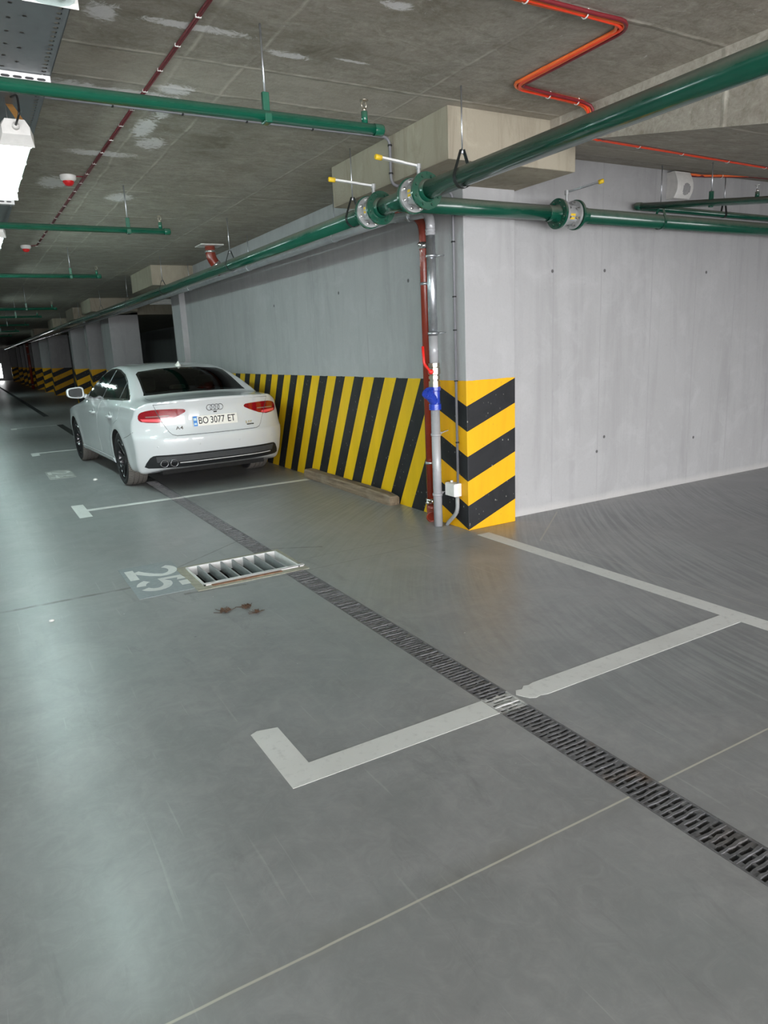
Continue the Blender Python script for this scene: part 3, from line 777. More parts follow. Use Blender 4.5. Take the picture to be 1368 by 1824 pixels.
# branch pipe to the right, along x
YB, ZB = 4.40, 2.442
t = thing('branch_pipe', 'green branch pipe leaving the main and crossing in front of the pale wall', 'pipe', (4, YB, ZB))
mb = MB(); mb.tube([(XM + .03, YB, ZB + .004), (4.15, YB, ZB + .002)], RM, 22); mb.tube([(4.34, YB, ZB), (9.2, YB, ZB - .03)], RM, 22); mb.build('pipe', M['green'], t)
def flange_x(x, s):
    mb = MB(); mb.lathe((x, YB, ZB), (s, 0, 0), [(-.10, RM + .001), (-.098, RM + .003), (-.04, RM + .003), (-.035, RM + .001), (0, RM + .010), (0, .112), (.018, .112), (.018, .03)], 36)
    for k in range(8):
        a = 2 * PI * (k + .5) / 8
        mb.lathe((x - s * .012, YB + .088 * math.cos(a), ZB + .088 * math.sin(a)), (s, 0, 0), [(0, 0), (0, .0105), (.014, .0105)], 6, False)
    return mb
flange_x(4.145, 1).build('flange', M['green'], t, 40); flange_x(4.353, -1).build('flange', M['green'], t, 40)
clevis(5.33, YB, ZB - .01, RM, 'x', rz(YB), t, 'green'); clevis(8.0, YB, ZB - .02, RM, 'x', rz(YB), t, 'green')
valve('flanged grey valve on the branch pipe in front of the pale wall', (4.249, YB, ZB), PI / 2, (.15, -.235, .045))

# ------------------------------------------------------------------ sprinkler pipes
def sprinkler(y, z, xa, xb, hx, sx, label, r=.026):
    t = thing('sprinkler_pipe', label, 'pipe', (xb, y, z), 'sprinkler pipes')
    mb = MB(); mb.tube([(xa, y, z), (xb, y, z)], r, 16); mb.lathe((xb, y, z), (1, 0, 0), [(-.05, r + .002), (-.006, r + .002), (.004, r * .7), (.004, 0)], 16)
    mb.build('pipe', M['green_sprinkler'], t)
    for x in hx:
        MB().cyl((x, y, z + r + .05), (x, y, CEIL), .005, 8).build('hanger_rod', M['galv'], t)
        mb = MB(); mb.box((x - .016, y - .012, z - r - .004), (x + .016, y + .012, z + r + .075), .004); mb.box((x - .018, y - r - .004, z - r - .005), (x + .018, y + r + .004, z + .01), .006)
        mb.build('hanger_clamp', M['green_sprinkler'], t)
    for x in sx:
        MB().cyl((x, y, z + r - .005), (x, y, z + r + .05), .016, 12).build('head_socket', M['green_sprinkler'], t)
        mb = MB(); mb.cyl((x, y, z + r + .05), (x, y, z + r + .066), .010, 8)
        mb.tube([(x - .008, y, z + r + .064), (x - .014, y, z + r + .08), (x - .004, y, z + r + .098)], .0025, 6); mb.tube([(x + .008, y, z + r + .064), (x + .014, y, z + r + .08), (x + .004, y, z + r + .098)], .0025, 6)
        mb.lathe((x, y, z + r + .098), (0, 0, 1), [(0, 0), (0, .022), (.003, .022), (.003, 0)], 12)
        mb.build('sprinkler_head', M['brass'], t)
    return t
sprinkler(3.35, 2.552, -5, 1.985, (1.37, -1.6), (1.885,), 'green sprinkler pipe nearest the camera, crossing below the ceiling')
sprinkler(6.70, 2.572, -5, 1.745, (1.392, -1.6), (1.665,), 'second green sprinkler pipe, ending left of the red ceiling stub')
sprinkler(10.39, 2.572, -5, 1.735, (1.365, -1.6), (1.685,), 'third green sprinkler pipe, above the roof of the car')
sprinkler(15.5, 2.50, -5, 1.70, (1.17,), (1.62,), 'fourth green sprinkler pipe, small and far')
for yy, l in ((19.2, 'fifth sprinkler pipe, far and dim'), (23.2, 'sixth sprinkler pipe, far and dim'), (27.6, 'seventh sprinkler pipe, barely visible far away'), (32, 'eighth sprinkler pipe, barely visible far away')):
    sprinkler(yy, 2.56, -5, 1.75, (1.2,), (1.66,), l)
# sprinklers under the ramp
t = thing('sprinkler_pipe', 'green sprinkler pipe below the ramp with two hanger rods, pointing towards the camera', 'pipe', (5.27, 4.6, 2.59), 'sprinkler pipes')
A = Vector((5.27, 4.605, 2.590)); D = Vector((0, -1.0, -.140)).normalized()
rp = lambda s: tuple(A + D * s)
mb = MB(); mb.tube([rp(0), rp(3.2)], .0265, 16); mb.lathe(A, D, [(-.012, 0), (-.010, .024), (0, .032), (.05, .032), (.055, .0265)], 16); mb.build('pipe', M['green'], t)
for s in (.74, 2.4):
    p_ = A + D * s
    MB().cyl((p_.x, p_.y, p_.z + .07), (p_.x, p_.y, rz(p_.y)), .005, 8).build('hanger_rod', M['galv'], t)
    mb = MB(); mb.box((p_.x - .017, p_.y - .012, p_.z - .035), (p_.x + .017, p_.y + .012, p_.z + .085), .004); mb.build('hanger_clamp', M['green'], t)
p_ = A + D * 1.13
MB().cyl((p_.x, p_.y, p_.z + .02), (p_.x, p_.y, p_.z + .06), .015, 12).build('head_socket', M['green'], t)
mb = MB(); mb.cyl((p_.x, p_.y, p_.z + .06), (p_.x, p_.y, p_.z + .075), .010, 8); mb.tube([(p_.x - .009, p_.y, p_.z + .075), (p_.x - .012, p_.y, p_.z + .09), (p_.x, p_.y, p_.z + .105)], .003, 6)
mb.lathe((p_.x, p_.y, p_.z + .103), (0, 0, 1), [(0, 0), (0, .02), (.003, .02), (.003, 0)], 12); mb.build('sprinkler_head', M['bolt'], t)
t = thing('sprinkler_pipe', 'green sprinkler pipe hugging the pale wall behind the branch pipe', 'pipe', (5.4, 4.58, 2.57), 'sprinkler pipes')
MB().tube([(5.30, 4.575, 2.580), (9.2, 4.575, 2.555)], .0265, 16).build('pipe', M['green'], t)
clevis(6.42, 4.575, 2.573, .0265, 'x', 2.90, t)

# ------------------------------------------------------------------ drain risers by the pillar
def clampring(p, r, axis=(0, 0, 1), bolt_to=None, mat='galv', w=.022):
    mb = MB(); mb.lathe(p, axis, [(-w / 2, r), (-w / 2, r + .005), (w / 2, r + .005), (w / 2, r)], 24)
    if bolt_to:
        d = (Vector(bolt_to) - Vector(p)).normalized(); mb.cyl(Vector(p) + d * (r), bolt_to, .0045, 8); mb.lathe(Vector(p) + d * (r - .002), d, [(0, 0), (0, .011), (.016, .011), (.016, 0)], 6, False)
    return mb
RX, RY, RR_ = 3.262, 4.845, .037
t = thing('silver_riser', 'silver grey drain riser with a blue strainer, standing left of the chevron pillar', 'pipe', (RX, RY, 0))
mb = MB()
mb.tube(bend([(RX, RY, 2.32), (RX, RY, 2.485), (RX + .01, 5.55, 2.545)], .13, 8), RR_, 20)
mb.tube([(RX + .01, 5.55, 2.545), (3.29, 6.1, 2.55), (3.30, 14, 2.555), (3.30, 30, 2.56), (3.3, 46, 2.62)], RR_ + .004, 16)
for a in ((RX, RY, 2.36), (RX, RY, 2.335)): mb.lathe(a, (0, 0, 1), [(-.006, RR_), (-.006, RR_ + .002), (.006, RR_ + .002), (.006, RR_)], 20)
mb.build('upper_pipe', M['silver_paint'], t)
MB().tube([(RX, RY, 1.56), (RX, RY, 2.325)], RR_ - .001, 20).build('galvanised_pipe', M['galv'], t)
MB().tube([(RX, RY, 1.345), (RX, RY, 1.565)], RR_, 20).build('middle_pipe', M['silver_paint'], t)
MB().tube([(RX, RY, .002), (RX, RY, .985)], RR_, 20).build('lower_pipe', M['silver_paint'], t)
for zz in (2.17, 1.585): clampring((RX, RY, zz), RR_, (0, 0, 1), (3.365, RY - .03, zz + .003)).build('pipe_clamp', M['galv'], t)
for zz in (.775, .275): clampring((RX, RY, zz), RR_, (0, 0, 1), (3.365, RY - .03, zz + .03), 'silver_paint').build('pipe_clamp', M['silver_paint'], t)
clampring((RX + .004, 5.13, 2.507), RR_, (0, 1, .08), (RX + .004, 5.13, 2.60)).build('pipe_clamp', M['galv'], t)
for yy in (6.55, 9.0, 11.8): clampring((3.296, yy, 2.552), RR_ + .004, (0, 1, 0), (3.296, yy, CEIL)).build('pipe_clamp', M['galv'], t)
mb = MB()   # ball valve with union nuts
mb.lathe((RX, RY, 1.165), (0, 0, 1), [(0, .02), (0, .047), (.045, .047), (.045, .038), (.062, .038), (.062, .047), (.085, .047), (.085, .040), (.095, .040), (.100, .050), (.125, .052), (.150, .050), (.155, .038), (.16, .038), (.16, .046), (.187, .046), (.187, .02)], 8, False)
vb = mb.build('ball_valve', M['brass'], t)
ax = Vector((-.80, -.60, 0)).normalized()
c0 = Vector((RX, RY, 1.288)); mb = MB(); mb.cyl(c0 + ax * .04, c0 + ax * .085, .012, 10); mb.build('valve_stem', M['brass'], vb).matrix_parent_inverse = Matrix()
side = Vector((-.60, .80, 0)); k0 = c0 + ax * .08
pts = [k0 + Vector((0, 0, -.012)), k0 + side * .012 + Vector((0, 0, .01)), k0 + side * .055 + Vector((0, 0, .062)), k0 + side * .062 + Vector((0, 0, .20))]
mb = MB(); mb.tube(bend(pts, .02, 4), .011, 10); mb.lathe(k0 - ax * .012, ax, [(0, 0), (0, .02), (.02, .02), (.02, 0)], 12)
h = mb.build('lever_handle', M['red_handle'], vb); h.matrix_parent_inverse = Matrix()
mb = MB()   # blue Y strainer
mb.lathe((RX, RY, .98), (0, 0, 1), [(0, .02), (0, .050), (.045, .050), (.05, .043), (.15, .043), (.155, .050), (.185, .050), (.185, .02)], 24)
ydir = Vector((-.66, -.30, .62)).normalized()
mb.lathe(Vector((RX, RY, 1.035)), ydir, [(0, .038), (.115, .040), (.118, .050), (.142, .050), (.146, .03), (.146, 0)], 20)
for k in range(4):
    a = 2 * PI * k / 4 + .4; u = ydir.cross(Vector((0, 0, 1))).normalized(); w = ydir.cross(u)
    mb.lathe(Vector((RX, RY, 1.035)) + ydir * .14 + (u * math.cos(a) + w * math.sin(a)) * .037, ydir, [(0, .0), (0, .008), (.012, .008), (.012, 0)], 6, False)
mb.build('strainer', M['blue_paint'], t, 40)

QX, QY, QR = 3.352, 5.085, .034
t = thing('red_riser', 'oxide red drain riser with a flared foot, against the striped wall', 'pipe', (QX, QY, 0))
mb = MB(); mb.tube(bend([(QX, QY, .10), (QX, QY, 2.45), (QX + .03, 5.35, 2.60), (3.424, 7, 2.64), (3.424, 12.0, 2.65)], .09, 6), QR, 18); mb.build('pipe', M['red_pipe'], t)
mb = MB(); mb.tube(bend([(QX, QY, .13), (QX, QY, .075), (QX - .05, QY - .09, .045)], .04, 5), .04, 18, True); mb.lathe((QX - .045, QY - .08, .05), (-.48, -.86, -.2), [(-.02, .04), (.01, .05), (.02, .052), (.02, .040), (-.01, .036)], 18)
mb.build('flared_foot', M['red_pipe'], t)
for zz in (2.28, .165):
    mb = clampring((QX, QY, zz), QR + .003, (0, 0, 1), None, 'bolt', .05); mb.cyl((QX - .03, QY - .05, zz + .008), (QX - .085, QY - .045, zz + .0), .007, 8); mb.lathe((QX - .06, QY - .048, zz - .018), (0, 0, 1), [(0, 0), (0, .012), (.036, .012), (.036, 0)], 8)
    mb.build('band_coupling', M['bolt'], t)
for zz in (1.985, .505): clampring((QX, QY, zz), QR, (0, 0, 1), (3.465, QY, zz)).build('pipe_clamp', M['galv'], t)

t = thing('conduit_box', 'small pale grey junction box low on the left face of the chevron pillar', 'junction box', (3.33, 4.70, .33))
MB().box((3.295, 4.640, .275), (3.364, 4.775, .385), .007).build('box_body', M['white_plastic'], t)
MB().box((3.289, 4.644, .279), (3.296, 4.771, .381), .002).build('box_cover', M['white_plastic'], t)
MB().cyl((3.332, 4.735, .384), (3.332, 4.735, .40), .011, 10).build('cable_gland', M['white_plastic'], t)
o = MB().tube(bend([(3.335, 4.665, .276), (3.335, 4.665, .14), (3.335, 4.80, .03), (3.335, 4.83, .002)], .09, 7), .0165, 14).build('flexible_conduit', M['flex']); tag(o, 'thick grey flexible conduit curving from the junction box down to the floor', 'conduit')
mb = MB(); mb.tube(bend([(-5, 4.612, 2.912), (2.787, 4.612, 2.912), (2.787, 4.612, 2.602), (3.343, 4.655, 2.602), (3.343, 4.663, .386)], .06, 6), .0105, 10)
t = thing('grey_conduit', 'thin dark grey conduit running along the ceiling and down the chevron pillar to its box', 'conduit', (3.343, 4.66, .386))
mb.build('conduit_pipe', M['grey_plastic'], t)
for p_, ax_ in [((x_, 4.612, 2.912), (1, 0, 0)) for x_ in (-.6, 0, .55, .95, 1.35, 1.75, 2.2)] + [((2.787, 4.612, z_), (0, 0, 1)) for z_ in (2.86, 2.68)] + [((3.343, 4.66, z_), (0, 0, 1)) for z_ in (2.25, 1.85, 1.60, 1.21, .72)]:
    clampring(p_, .0105, ax_, None, 'black_plastic', .010).build('conduit_clip', M['black_plastic'], t)

# red floor drain stub coming through the ceiling
t = thing('ceiling_drain_stub', 'short oxide red elbow pipe with a pale collar coming out of the ceiling', 'pipe', (3.09, 9.9, CEIL))
MB().box((2.93, 9.75, CEIL - .012), (3.24, 10.05, CEIL + .002), .003).build('collar_plate', M['white_plastic'], t)
MB().tube(bend([(3.09, 9.9, CEIL), (3.09, 9.9, 2.77), (3.22, 9.86, 2.57)], .09, 6), .066, 18).build('pipe', M['red_pipe'], t)
clampring((3.09, 9.9, 2.85), .067, (0, 0, 1), None, 'bolt', .03).build('band_coupling', M['bolt'], t)
clampring((3.15, 9.88, 2.68), .067, (.13, -.04, -.2), None, 'bolt', .03).build('band_coupling', M['bolt'], t)
# far dark red riser
t = thing('red_riser', 'thin dark red riser standing between the far chevron pillars', 'pipe', (3.27, 47, 0))
MB().tube([(3.27, 47, 0), (3.27, 47, 2.6)], .075, 12).build('pipe', M['red_pipe'], t)
for zz in (.25, 2.0, 2.45): clampring((3.27, 47, zz), .075, (0, 0, 1), None, 'bolt', .06).build('band_coupling', M['bolt'], t)
# unlit lamp inside the dark opening
t = thing('tube_lamp', 'unlit white tube lamp hanging in the dark opening behind the car', 'lamp', (4.0, 15.5, 2.6), 'tube lamps')
MB().box((3.45, 15.45, 2.60), (4.72, 15.56, 2.66), .015).build('lamp_body', M['white_plastic'], t)
MB().tube([(3.47, 15.5, 2.595), (4.70, 15.5, 2.595)], .045, 12).build('lamp_lens', M['white_plastic'], t)
for xx in (3.7, 4.5): MB().cyl((xx, 15.5, 2.65), (xx, 15.5, CEIL), .004, 6).build('hanger_rod', M['galv'], t)

# ------------------------------------------------------------------ cable tray, struts, lamps on the left
t = thing('cable_tray', 'perforated grey metal cable tray under the ceiling at the upper left', 'cable tray', (.3, 4, 2.8))
mb = MB(); mb.box((.05, -3, 2.795), (.548, 40, 2.7975)); mb.box((.546, -3, 2.795), (.549, 40, 2.86)); mb.box((.049, -3, 2.795), (.052, 40, 2.86)); mb.build('tray_channel', M['tray'], t)
for k, yy in enumerate((3.95, 6.83)):
    t = thing('support_strut', ['slotted white strut under the cable tray beside the green sprinkler pipe', 'slotted white strut at the left edge below the lit lamp'][k], 'strut', (.3, yy, 2.74), 'tray struts')
    mb = MB(); mb.box((-.02, yy - .0205, 2.752), (.545, yy - .018, 2.793)); mb.box((-.02, yy - .0205, 2.752), (.545, yy + .0205, 2.754)); mb.box((-.02, yy + .018, 2.752), (.545, yy + .0205, 2.793))
    mb.build('channel', M['white_steel'], t)
    mb = MB()
    for q in range(11):
        cx = .005 + q * .05; mb.extr([(cx + .011 * math.cos(a) + (.008 if math.cos(a) > 0 else -.008), yy - .0212, 2.773 + .0055 * math.sin(a)) for a in [2 * PI * i / 10 for i in range(10)]], (0, .0006, 0))
    mb.build('slots', M['ink'], t)
    for xx in (0.01, .515): MB().cyl((xx, yy, 2.74), (xx, yy, CEIL), .005, 8).build('threaded_rod', M['galv'], t)

def lamp(y0, label, lit=True, xc=.371):
    y1 = y0 + 1.27; zb = 2.50; t = thing('tube_lamp', label, 'lamp', (xc, y0, zb), 'tube lamps')
    mb = MB(); w = .072
    prof = [(-w, .048), (-w + .018, .085), (-.035, .10), (.035, .10), (w - .018, .085), (w, .048), (w, .038), (-w, .038)]
    V = [(xc + a, y0, zb + b_) for a, b_ in prof] + [(xc + a, y1, zb + b_) for a, b_ in prof]; n = len(prof)
    mb._add(V, [(i, (i + 1) % n, n + (i + 1) % n, n + i) for i in range(n)] + [tuple(range(n)), tuple(range(n, 2 * n))], False)
    mb.build('housing', M['white_plastic'], t)
    for ya, s in ((y0, -1), (y1, 1)):      # tapered end caps with a gland
        mb = MB(); V = []
        for a, b_ in ((-w - .004, .0), (w + .004, .0), (w + .004, .055), (w - .016, .10), (-w + .016, .10), (-w - .004, .055)): V.append((xc + a, ya, zb + b_))
        for a, b_ in ((-w + .012, .040), (w - .012, .040), (w - .012, .075), (w - .03, .105), (-w + .03, .105), (-w + .012, .075)): V.append((xc + a, ya + s * .05, zb + b_))
        mb._add(V, [(i, (i + 1) % 6, 6 + (i + 1) % 6, 6 + i) for i in range(6)] + [(0, 1, 2, 3, 4, 5), (6, 7, 8, 9, 10, 11)], False)
        mb.build('end_cap', M['white_plastic'], t)
    MB().lathe((xc, y0 - .05, zb + .072), (0, -1, .15), [(0, 0), (0, .016), (.02, .014), (.02, 0)], 12).build('cable_gland', M['white_plastic'], t)
    mb = MB(); V = []; F = []; m_ = 9
    for yy in (y0 + .004, y1 - .004):
        for k in range(m_):
            a = PI * k / (m_ - 1); V.append((xc - w * .98 * math.cos(a), yy, zb + .038 - .040 * math.sin(a) ** .6))
    for k in range(m_ - 1): F.append((k, k + 1, m_ + k + 1, m_ + k))
    F += [tuple(range(m_)), tuple(range(m_, 2 * m_))]
    mb._add(V, F, False).build('clear_lens', M['lens'], t, None, False)
    for k in range(4):
        for sx in (-1, 1):
            yy = y0 + .12 + k * .345; MB().box((xc + sx * w - .002, yy, zb + .030), (xc + sx * w + .002, yy + .018, zb + .06)).build('lens_clip', M['white_plastic'], t)
    for yy in (y0 + .30, y1 - .12): MB().cyl((xc, yy, zb + .098), (xc, yy, 2.796 if xc > 0 else CEIL), .002, 6).build('hanger_wire', M['galv'], t)
    for sx in (-.030, .030):
        MB().cyl((xc + sx, y0 + .03, zb + .018), (xc + sx, y1 - .03, zb + .018), .013, 12).build('fluorescent_tube', M['tube'] if lit else M['white_plastic'], t)
    return t
lamp(4.02, 'lit twin tube lamp in a clear housing at the left edge')
lamp(1.20, 'unlit twin tube lamp whose end shows at the top left corner', False)
for yy, l in ((6.84, 'lit twin tube lamp next beyond the left edge'), (8.98, 'lit twin tube lamp farther along the row, off the left edge'), (12.48, 'lit twin tube lamp beside the car, off the left edge'), (18.2, 'lit twin tube lamp past the front of the car, off the left edge'), (25.0, 'lit twin tube lamp level with the first chevron pillars, off the left edge'), (38.0, 'farthest lit twin tube lamp, off the left edge')): lamp(yy, l)
for yy, l in ((4.0, 'added unseen fill lamp over the aisle near the camera'), (9.0, 'added unseen fill lamp over the aisle beside the car'), (-2.5, 'added unseen fill lamp over the aisle behind the camera')): lamp(yy, l, True, -3.6)  # aisle row is out of view, added as fill light
o = MB().extr([(.380, 3.97, 2.60), (.412, 3.97, 2.60), (.412, 4.40, 2.793), (.380, 4.40, 2.793)], (0, .002, -.001)).build('orange_strap', M['strap']); tag(o, 'orange strap tying the lit lamp to the cable tray', 'strap')
mb = MB(); mb.tube(bend([(.371, 3.95, 2.575), (.385, 3.86, 2.60), (.40, 4.0, 2.72), (.40, 4.3, 2.795)], .08, 5), .005, 8); tag(mb.build('lamp_cable', M['black_plastic']), 'thin dark cable rising from the lit lamp to the tray', 'cable')

# fire detectors
def detector(x, y, label):
    t = thing('fire_detector', label, 'fire detector', (x, y, CEIL), 'ceiling fire detectors')
    MB().lathe((x, y, CEIL), (0, 0, -1), [(0, .05), (.004, .062), (.03, .06), (.045, .045), (.047, .03)], 28).build('base', M['white_plastic'], t, 50)
    MB().lathe((x, y, CEIL - .040), (0, 0, -1), [(0, .044), (.022, .040), (.038, .026), (.042, 0)], 24).build('red_dome', M['red_plastic'], t)
detector(.927, 6.47, 'nearer white and red fire detector on the ceiling')
detector(.878, 10.33, 'farther white and red fire detector, smaller, on the ceiling')

# dark red cable along the ceiling with white clips
t = thing('ceiling_cable', 'dark red cable clipped along the ceiling towards the detectors', 'cable', (1.08, 4, CEIL))
path = [(1.11, 1.5), (1.10, 3.2), (1.081, 4.36), (1.052, 6.485), (1.0, 10.30)]
mb = MB()
for off in (-.006, .006): mb.tube([(a + off + random.uniform(-.003, .003), b_, CEIL - .007) for a, b_ in path], .0055, 8)
mb.tube([(1.052, 6.46, CEIL - .006), (.97, 6.47, CEIL - .006)], .005, 8); mb.tube([(1.0, 10.28, CEIL - .006), (.92, 10.33, CEIL - .006)], .005, 8)
mb.build('cable_run', M['dark_red'], t)
def along(path, s):
    for i in range(len(path) - 1):
        a, b_ = Vector(path[i]), Vector(path[i + 1]); L = (b_ - a).length
        if s <= L: return a + (b_ - a) * (s / L)
        s -= L
    return Vector(path[-1])
for k in range(26):
    q = along(path, .55 + .33 * k); MB().box((q.x - .0135, q.y - .004, CEIL - .0145), (q.x + .0135, q.y + .004, CEIL - .0), .001).build('cable_clip', M['white_plastic'], t)

# orange fire cables zigzagging over the ceiling and down onto the ramp slab
def cable_bundle(name, label, P, n, spread, clips, mats, r=.0095):
    t = thing(name, label, 'cable', tuple(P[0]), 'orange cable bundles')
    for q in range(n):
        off = (q - (n - 1) / 2) * spread; pts = bend(P, .10, 5); out = []
        for i, p in enumerate(pts):
            tg = (pts[min(i + 1, len(pts) - 1)] - pts[max(i - 1, 0)]).normalized()
            sd = tg.cross(Vector((0, 0, 1)));
            if sd.length < .2: sd = Vector((0, 1, 0))
            sd.normalize(); out.append(p + sd * (off + .006 * math.sin(i * 1.3 + q * 2)) + Vector((0, 0, -.004 * (q % 2))))
        # resample for a slightly wavy lie
        o2 = []
        for a, b_ in zip(out[:-1], out[1:]):
            k = max(1, int((b_ - a).length / .12))
            for i in range(k): o2.append(a.lerp(b_, i / k) + Vector((random.uniform(-.003, .003), random.uniform(-.003, .003), 0)))
        o2.append(out[-1])
        MB().tube(o2, r, 8).build('cable', mats[q % len(mats)], t)
    for c in clips:
        c = Vector(c); MB().lathe(c, (c - Vector(P[0])).normalized() if False else (1, .05, 0), [(-.003, .020), (-.003, .0235), (.003, .0235), (.003, .020)], 12).build('cable_tie', M['white_plastic'], t)
zc = CEIL - .012
cable_bundle('orange_cable_bundle', 'bundle of orange and red cables zigzagging across the ceiling to the ramp slab',
    [(1.9, 2.64, zc), (2.94, 2.645, zc), (2.96, 3.50, zc), (3.635, 3.565, zc), (3.638, 3.545, 2.725), (3.70, 3.545, rz(3.545) - .012), (5.8, 3.76, rz(3.76) - .012), (7.6, 3.93, rz(3.93) - .012)], 4, .015,
    [(2.3, 2.642, zc), (2.65, 2.643, zc), (3.25, 3.53, zc), (3.5, 3.55, zc), (4.1, 3.585, rz(3.59) - .012), (4.6, 3.635, rz(3.64) - .012), (5.2, 3.70, rz(3.7) - .012), (5.75, 3.755, rz(3.76) - .012)], [M['orange'], M['orange_red'], M['orange'], M['dark_red']])
cable_bundle('orange_cable_bundle', 'second orange cable bundle along the top of the pale wall by the speaker',
    [(5.86, 4.655, 2.915), (6.05, 4.62, 2.895), (6.6, 4.45, rz(4.45) - .012), (7.6, 4.2, rz(4.2) - .012)], 3, .010, [(6.3, 4.54, 2.895)], [M['orange_red'], M['dark_red'], M['orange']])

# white wall speaker
t = thing('wall_speaker', 'white wall speaker with a round slotted grille high on the pale wall', 'speaker', (5.83, 4.67, 2.79))
mb = MB(); n = 10; V = []
arcp = []
for k in range(n + 1):
    f = k / n; zz = 2.682 + .224 * f; arcp.append((zz, .075 + .045 * math.sin(PI * (f * .85 + .12)) - .05 * max(0, .25 - f)))
for xx, e in ((5.722, 0), (5.728, .004), (5.925, .004), (5.935, 0)):
    V += [(xx, 4.67 - d - e, zz) for zz, d in arcp] + [(xx, 4.67, arcp[-1][0]), (xx, 4.67, arcp[0][0])]
k_ = n + 3; F = []
for i in range(3):
    for k in range(k_): F.append((i * k_ + k, i * k_ + (k + 1) % k_, (i + 1) * k_ + (k + 1) % k_, (i + 1) * k_ + k))
F += [tuple(range(k_)), tuple(range(3 * k_, 4 * k_))]
mb._add(V, F, False).build('speaker_case', M['white_plastic'], t, 30)
mb = MB(); cz, cxs = 2.757, 5.845
for q in range(7):
    xx = cxs - .042 + q * .014; hh = math.sqrt(max(0, .05 ** 2 - (xx - cxs) ** 2)); V = []
    for zz in (cz - hh, cz - hh / 2, cz, cz + hh / 2, cz + hh):
        f = (zz - 2.682) / .224; d = .075 + .045 * math.sin(PI * (f * .85 + .12)) - .05 * max(0, .25 - f) + .005
        V += [(xx - .0045, 4.67 - d, zz), (xx + .0045, 4.67 - d, zz)]
    mb._add(V, [(2 * i, 2 * i + 1, 2 * i + 3, 2 * i + 2) for i in range(4)], False)
mb.build('grille', M['grey_plastic'], t, None, False)

# ------------------------------------------------------------------ the white saloon
M['mirror_dark'] = simple('mirror_dark_reflection', (.012, .016, .016), .35, 0, 0, .02, 3, .25)  # the mirror's dark reflection is put into its colour
CX, CY, CTH = 2.347, 8.973, math.radians(2.65)
def pchip(xs, ys):
    xs = np.array(xs, float); ys = np.array(ys, float); h = np.diff(xs); d = np.diff(ys) / h; m = np.zeros_like(ys)
    for i in range(1, len(xs) - 1):
        if d[i - 1] * d[i] > 0:
            w1, w2 = 2 * h[i] + h[i - 1], h[i] + 2 * h[i - 1]; m[i] = (w1 + w2) / (w1 / d[i - 1] + w2 / d[i])
    m[0], m[-1] = d[0], d[-1]
    def f(x):
        x = np.clip(x, xs[0], xs[-1]); i = np.clip(np.searchsorted(xs, x) - 1, 0, len(h) - 1); t = (x - xs[i]) / h[i]; hh = h[i]
        return (2 * t**3 - 3 * t**2 + 1) * ys[i] + (t**3 - 2 * t**2 + t) * hh * m[i] + (-2 * t**3 + 3 * t**2) * ys[i + 1] + (t**3 - t**2) * hh * m[i + 1]
    return f
top_f = pchip([-1.03, -.97, -.90, -.7, -.45, -.36, -.25, .0, .22, .42, .60, .85, 1.15, 1.45, 1.72, 2.0, 2.35, 2.55, 2.75, 3.1, 3.4, 3.6, 3.72],
              [1.02, 1.034, 1.036, 1.047, 1.060, 1.074, 1.125, 1.243, 1.325, 1.374, 1.400, 1.420, 1.429, 1.422, 1.392, 1.29, 1.12, 1.03, .985, .935, .86, .76, .62])
crown_f = pchip([-1, -.5, 0, .5, 1.2, 1.8, 2.6, 3.7], [.05, .06, .07, .08, .09, .11, .10, .14])
w_f = pchip([-1.03, -.75, -.4, 0, .5, 1.4, 2.3, 2.8, 3.2, 3.5, 3.72], [.878, .890, .904, .913, .905, .902, .905, .912, .900, .87, .83])
belt_f = pchip([-1.0, -.5, -.3, .5, 1.5, 2.3, 2.7, 3.2, 3.7], [.985, 1.012, 1.015, .995, .965, .94, .92, .85, .70])
wb_f = pchip([-1.0, -.5, 0, .6, 2.0, 2.5, 3.2, 3.7], [.735, .765, .795, .805, .80, .77, .70, .60])
sec_f = pchip([.10, .18, .25, .33, .45, .60, .70, .78, .815, .85, .93, 1.6], [.86, .90, .955, .978, .988, 1.0, .999, .990, .982, .966, .945, .93])
rear_f = pchip([.15, .25, .34, .43, .50, .57, .615, .64, .68, .75, .85, .93, .98, 1.03, 1.1], [-.84, -.90, -.955, -.985, -1.004, -1.014, -1.012, -.992, -.972, -.955, -.948, -.952, -.965, -.975, -.975])
def smax(a, b, k):
    h = np.clip(.5 + .5 * (a - b) / k, 0, 1); return b + (a - b) * h + k * h * (1 - h)
def body_sdf(x, y, z):
    ax = np.abs(x)
    bz = belt_f(y); t = z - bz
    low = w_f(y) * sec_f(z) + .010 * np.exp(-((np.sqrt(y**2 + (z - .33)**2) - .40) / .07)**2) * (z < .9) + .010 * np.exp(-((np.sqrt((y - 2.808)**2 + (z - .33)**2) - .40) / .07)**2) * (z < .9)
    zt = top_f(y); hr = np.maximum(zt - .04 - bz, .05)
    gh = wb_f(y) - np.clip(t, 0, None) * (.205 / .37) - .03 * np.clip(t / .37, 0, 1)**2
    s = np.clip((t + .085) / .10, 0, 1); s = s * s * (3 - 2 * s)
    W = low * (1 - s) + gh * s
    f1 = (ax - W) * .93
    f2 = (z - (zt - crown_f(y) * x * x)) * .88
    yr = rear_f(z) + .30 * (ax / .9)**3.6
    f3 = (yr - y) * .85
    yf = 3.70 - .42 * (ax / .9)**3 - .25 * np.clip(z - .5, 0, 1)**1.5 - .2 * np.clip(.4 - z, 0, 1)
    f4 = (y - yf) * .9
    zb = .20 + .10 * np.clip((-y - .62) / .35, 0, 1) + .0 * x
    f5 = zb - z
    f = smax(f1, f2, .04)
    f = smax(f, f3, .022)
    f = smax(f, f4, .10)
    return smax(f, f5, .04)
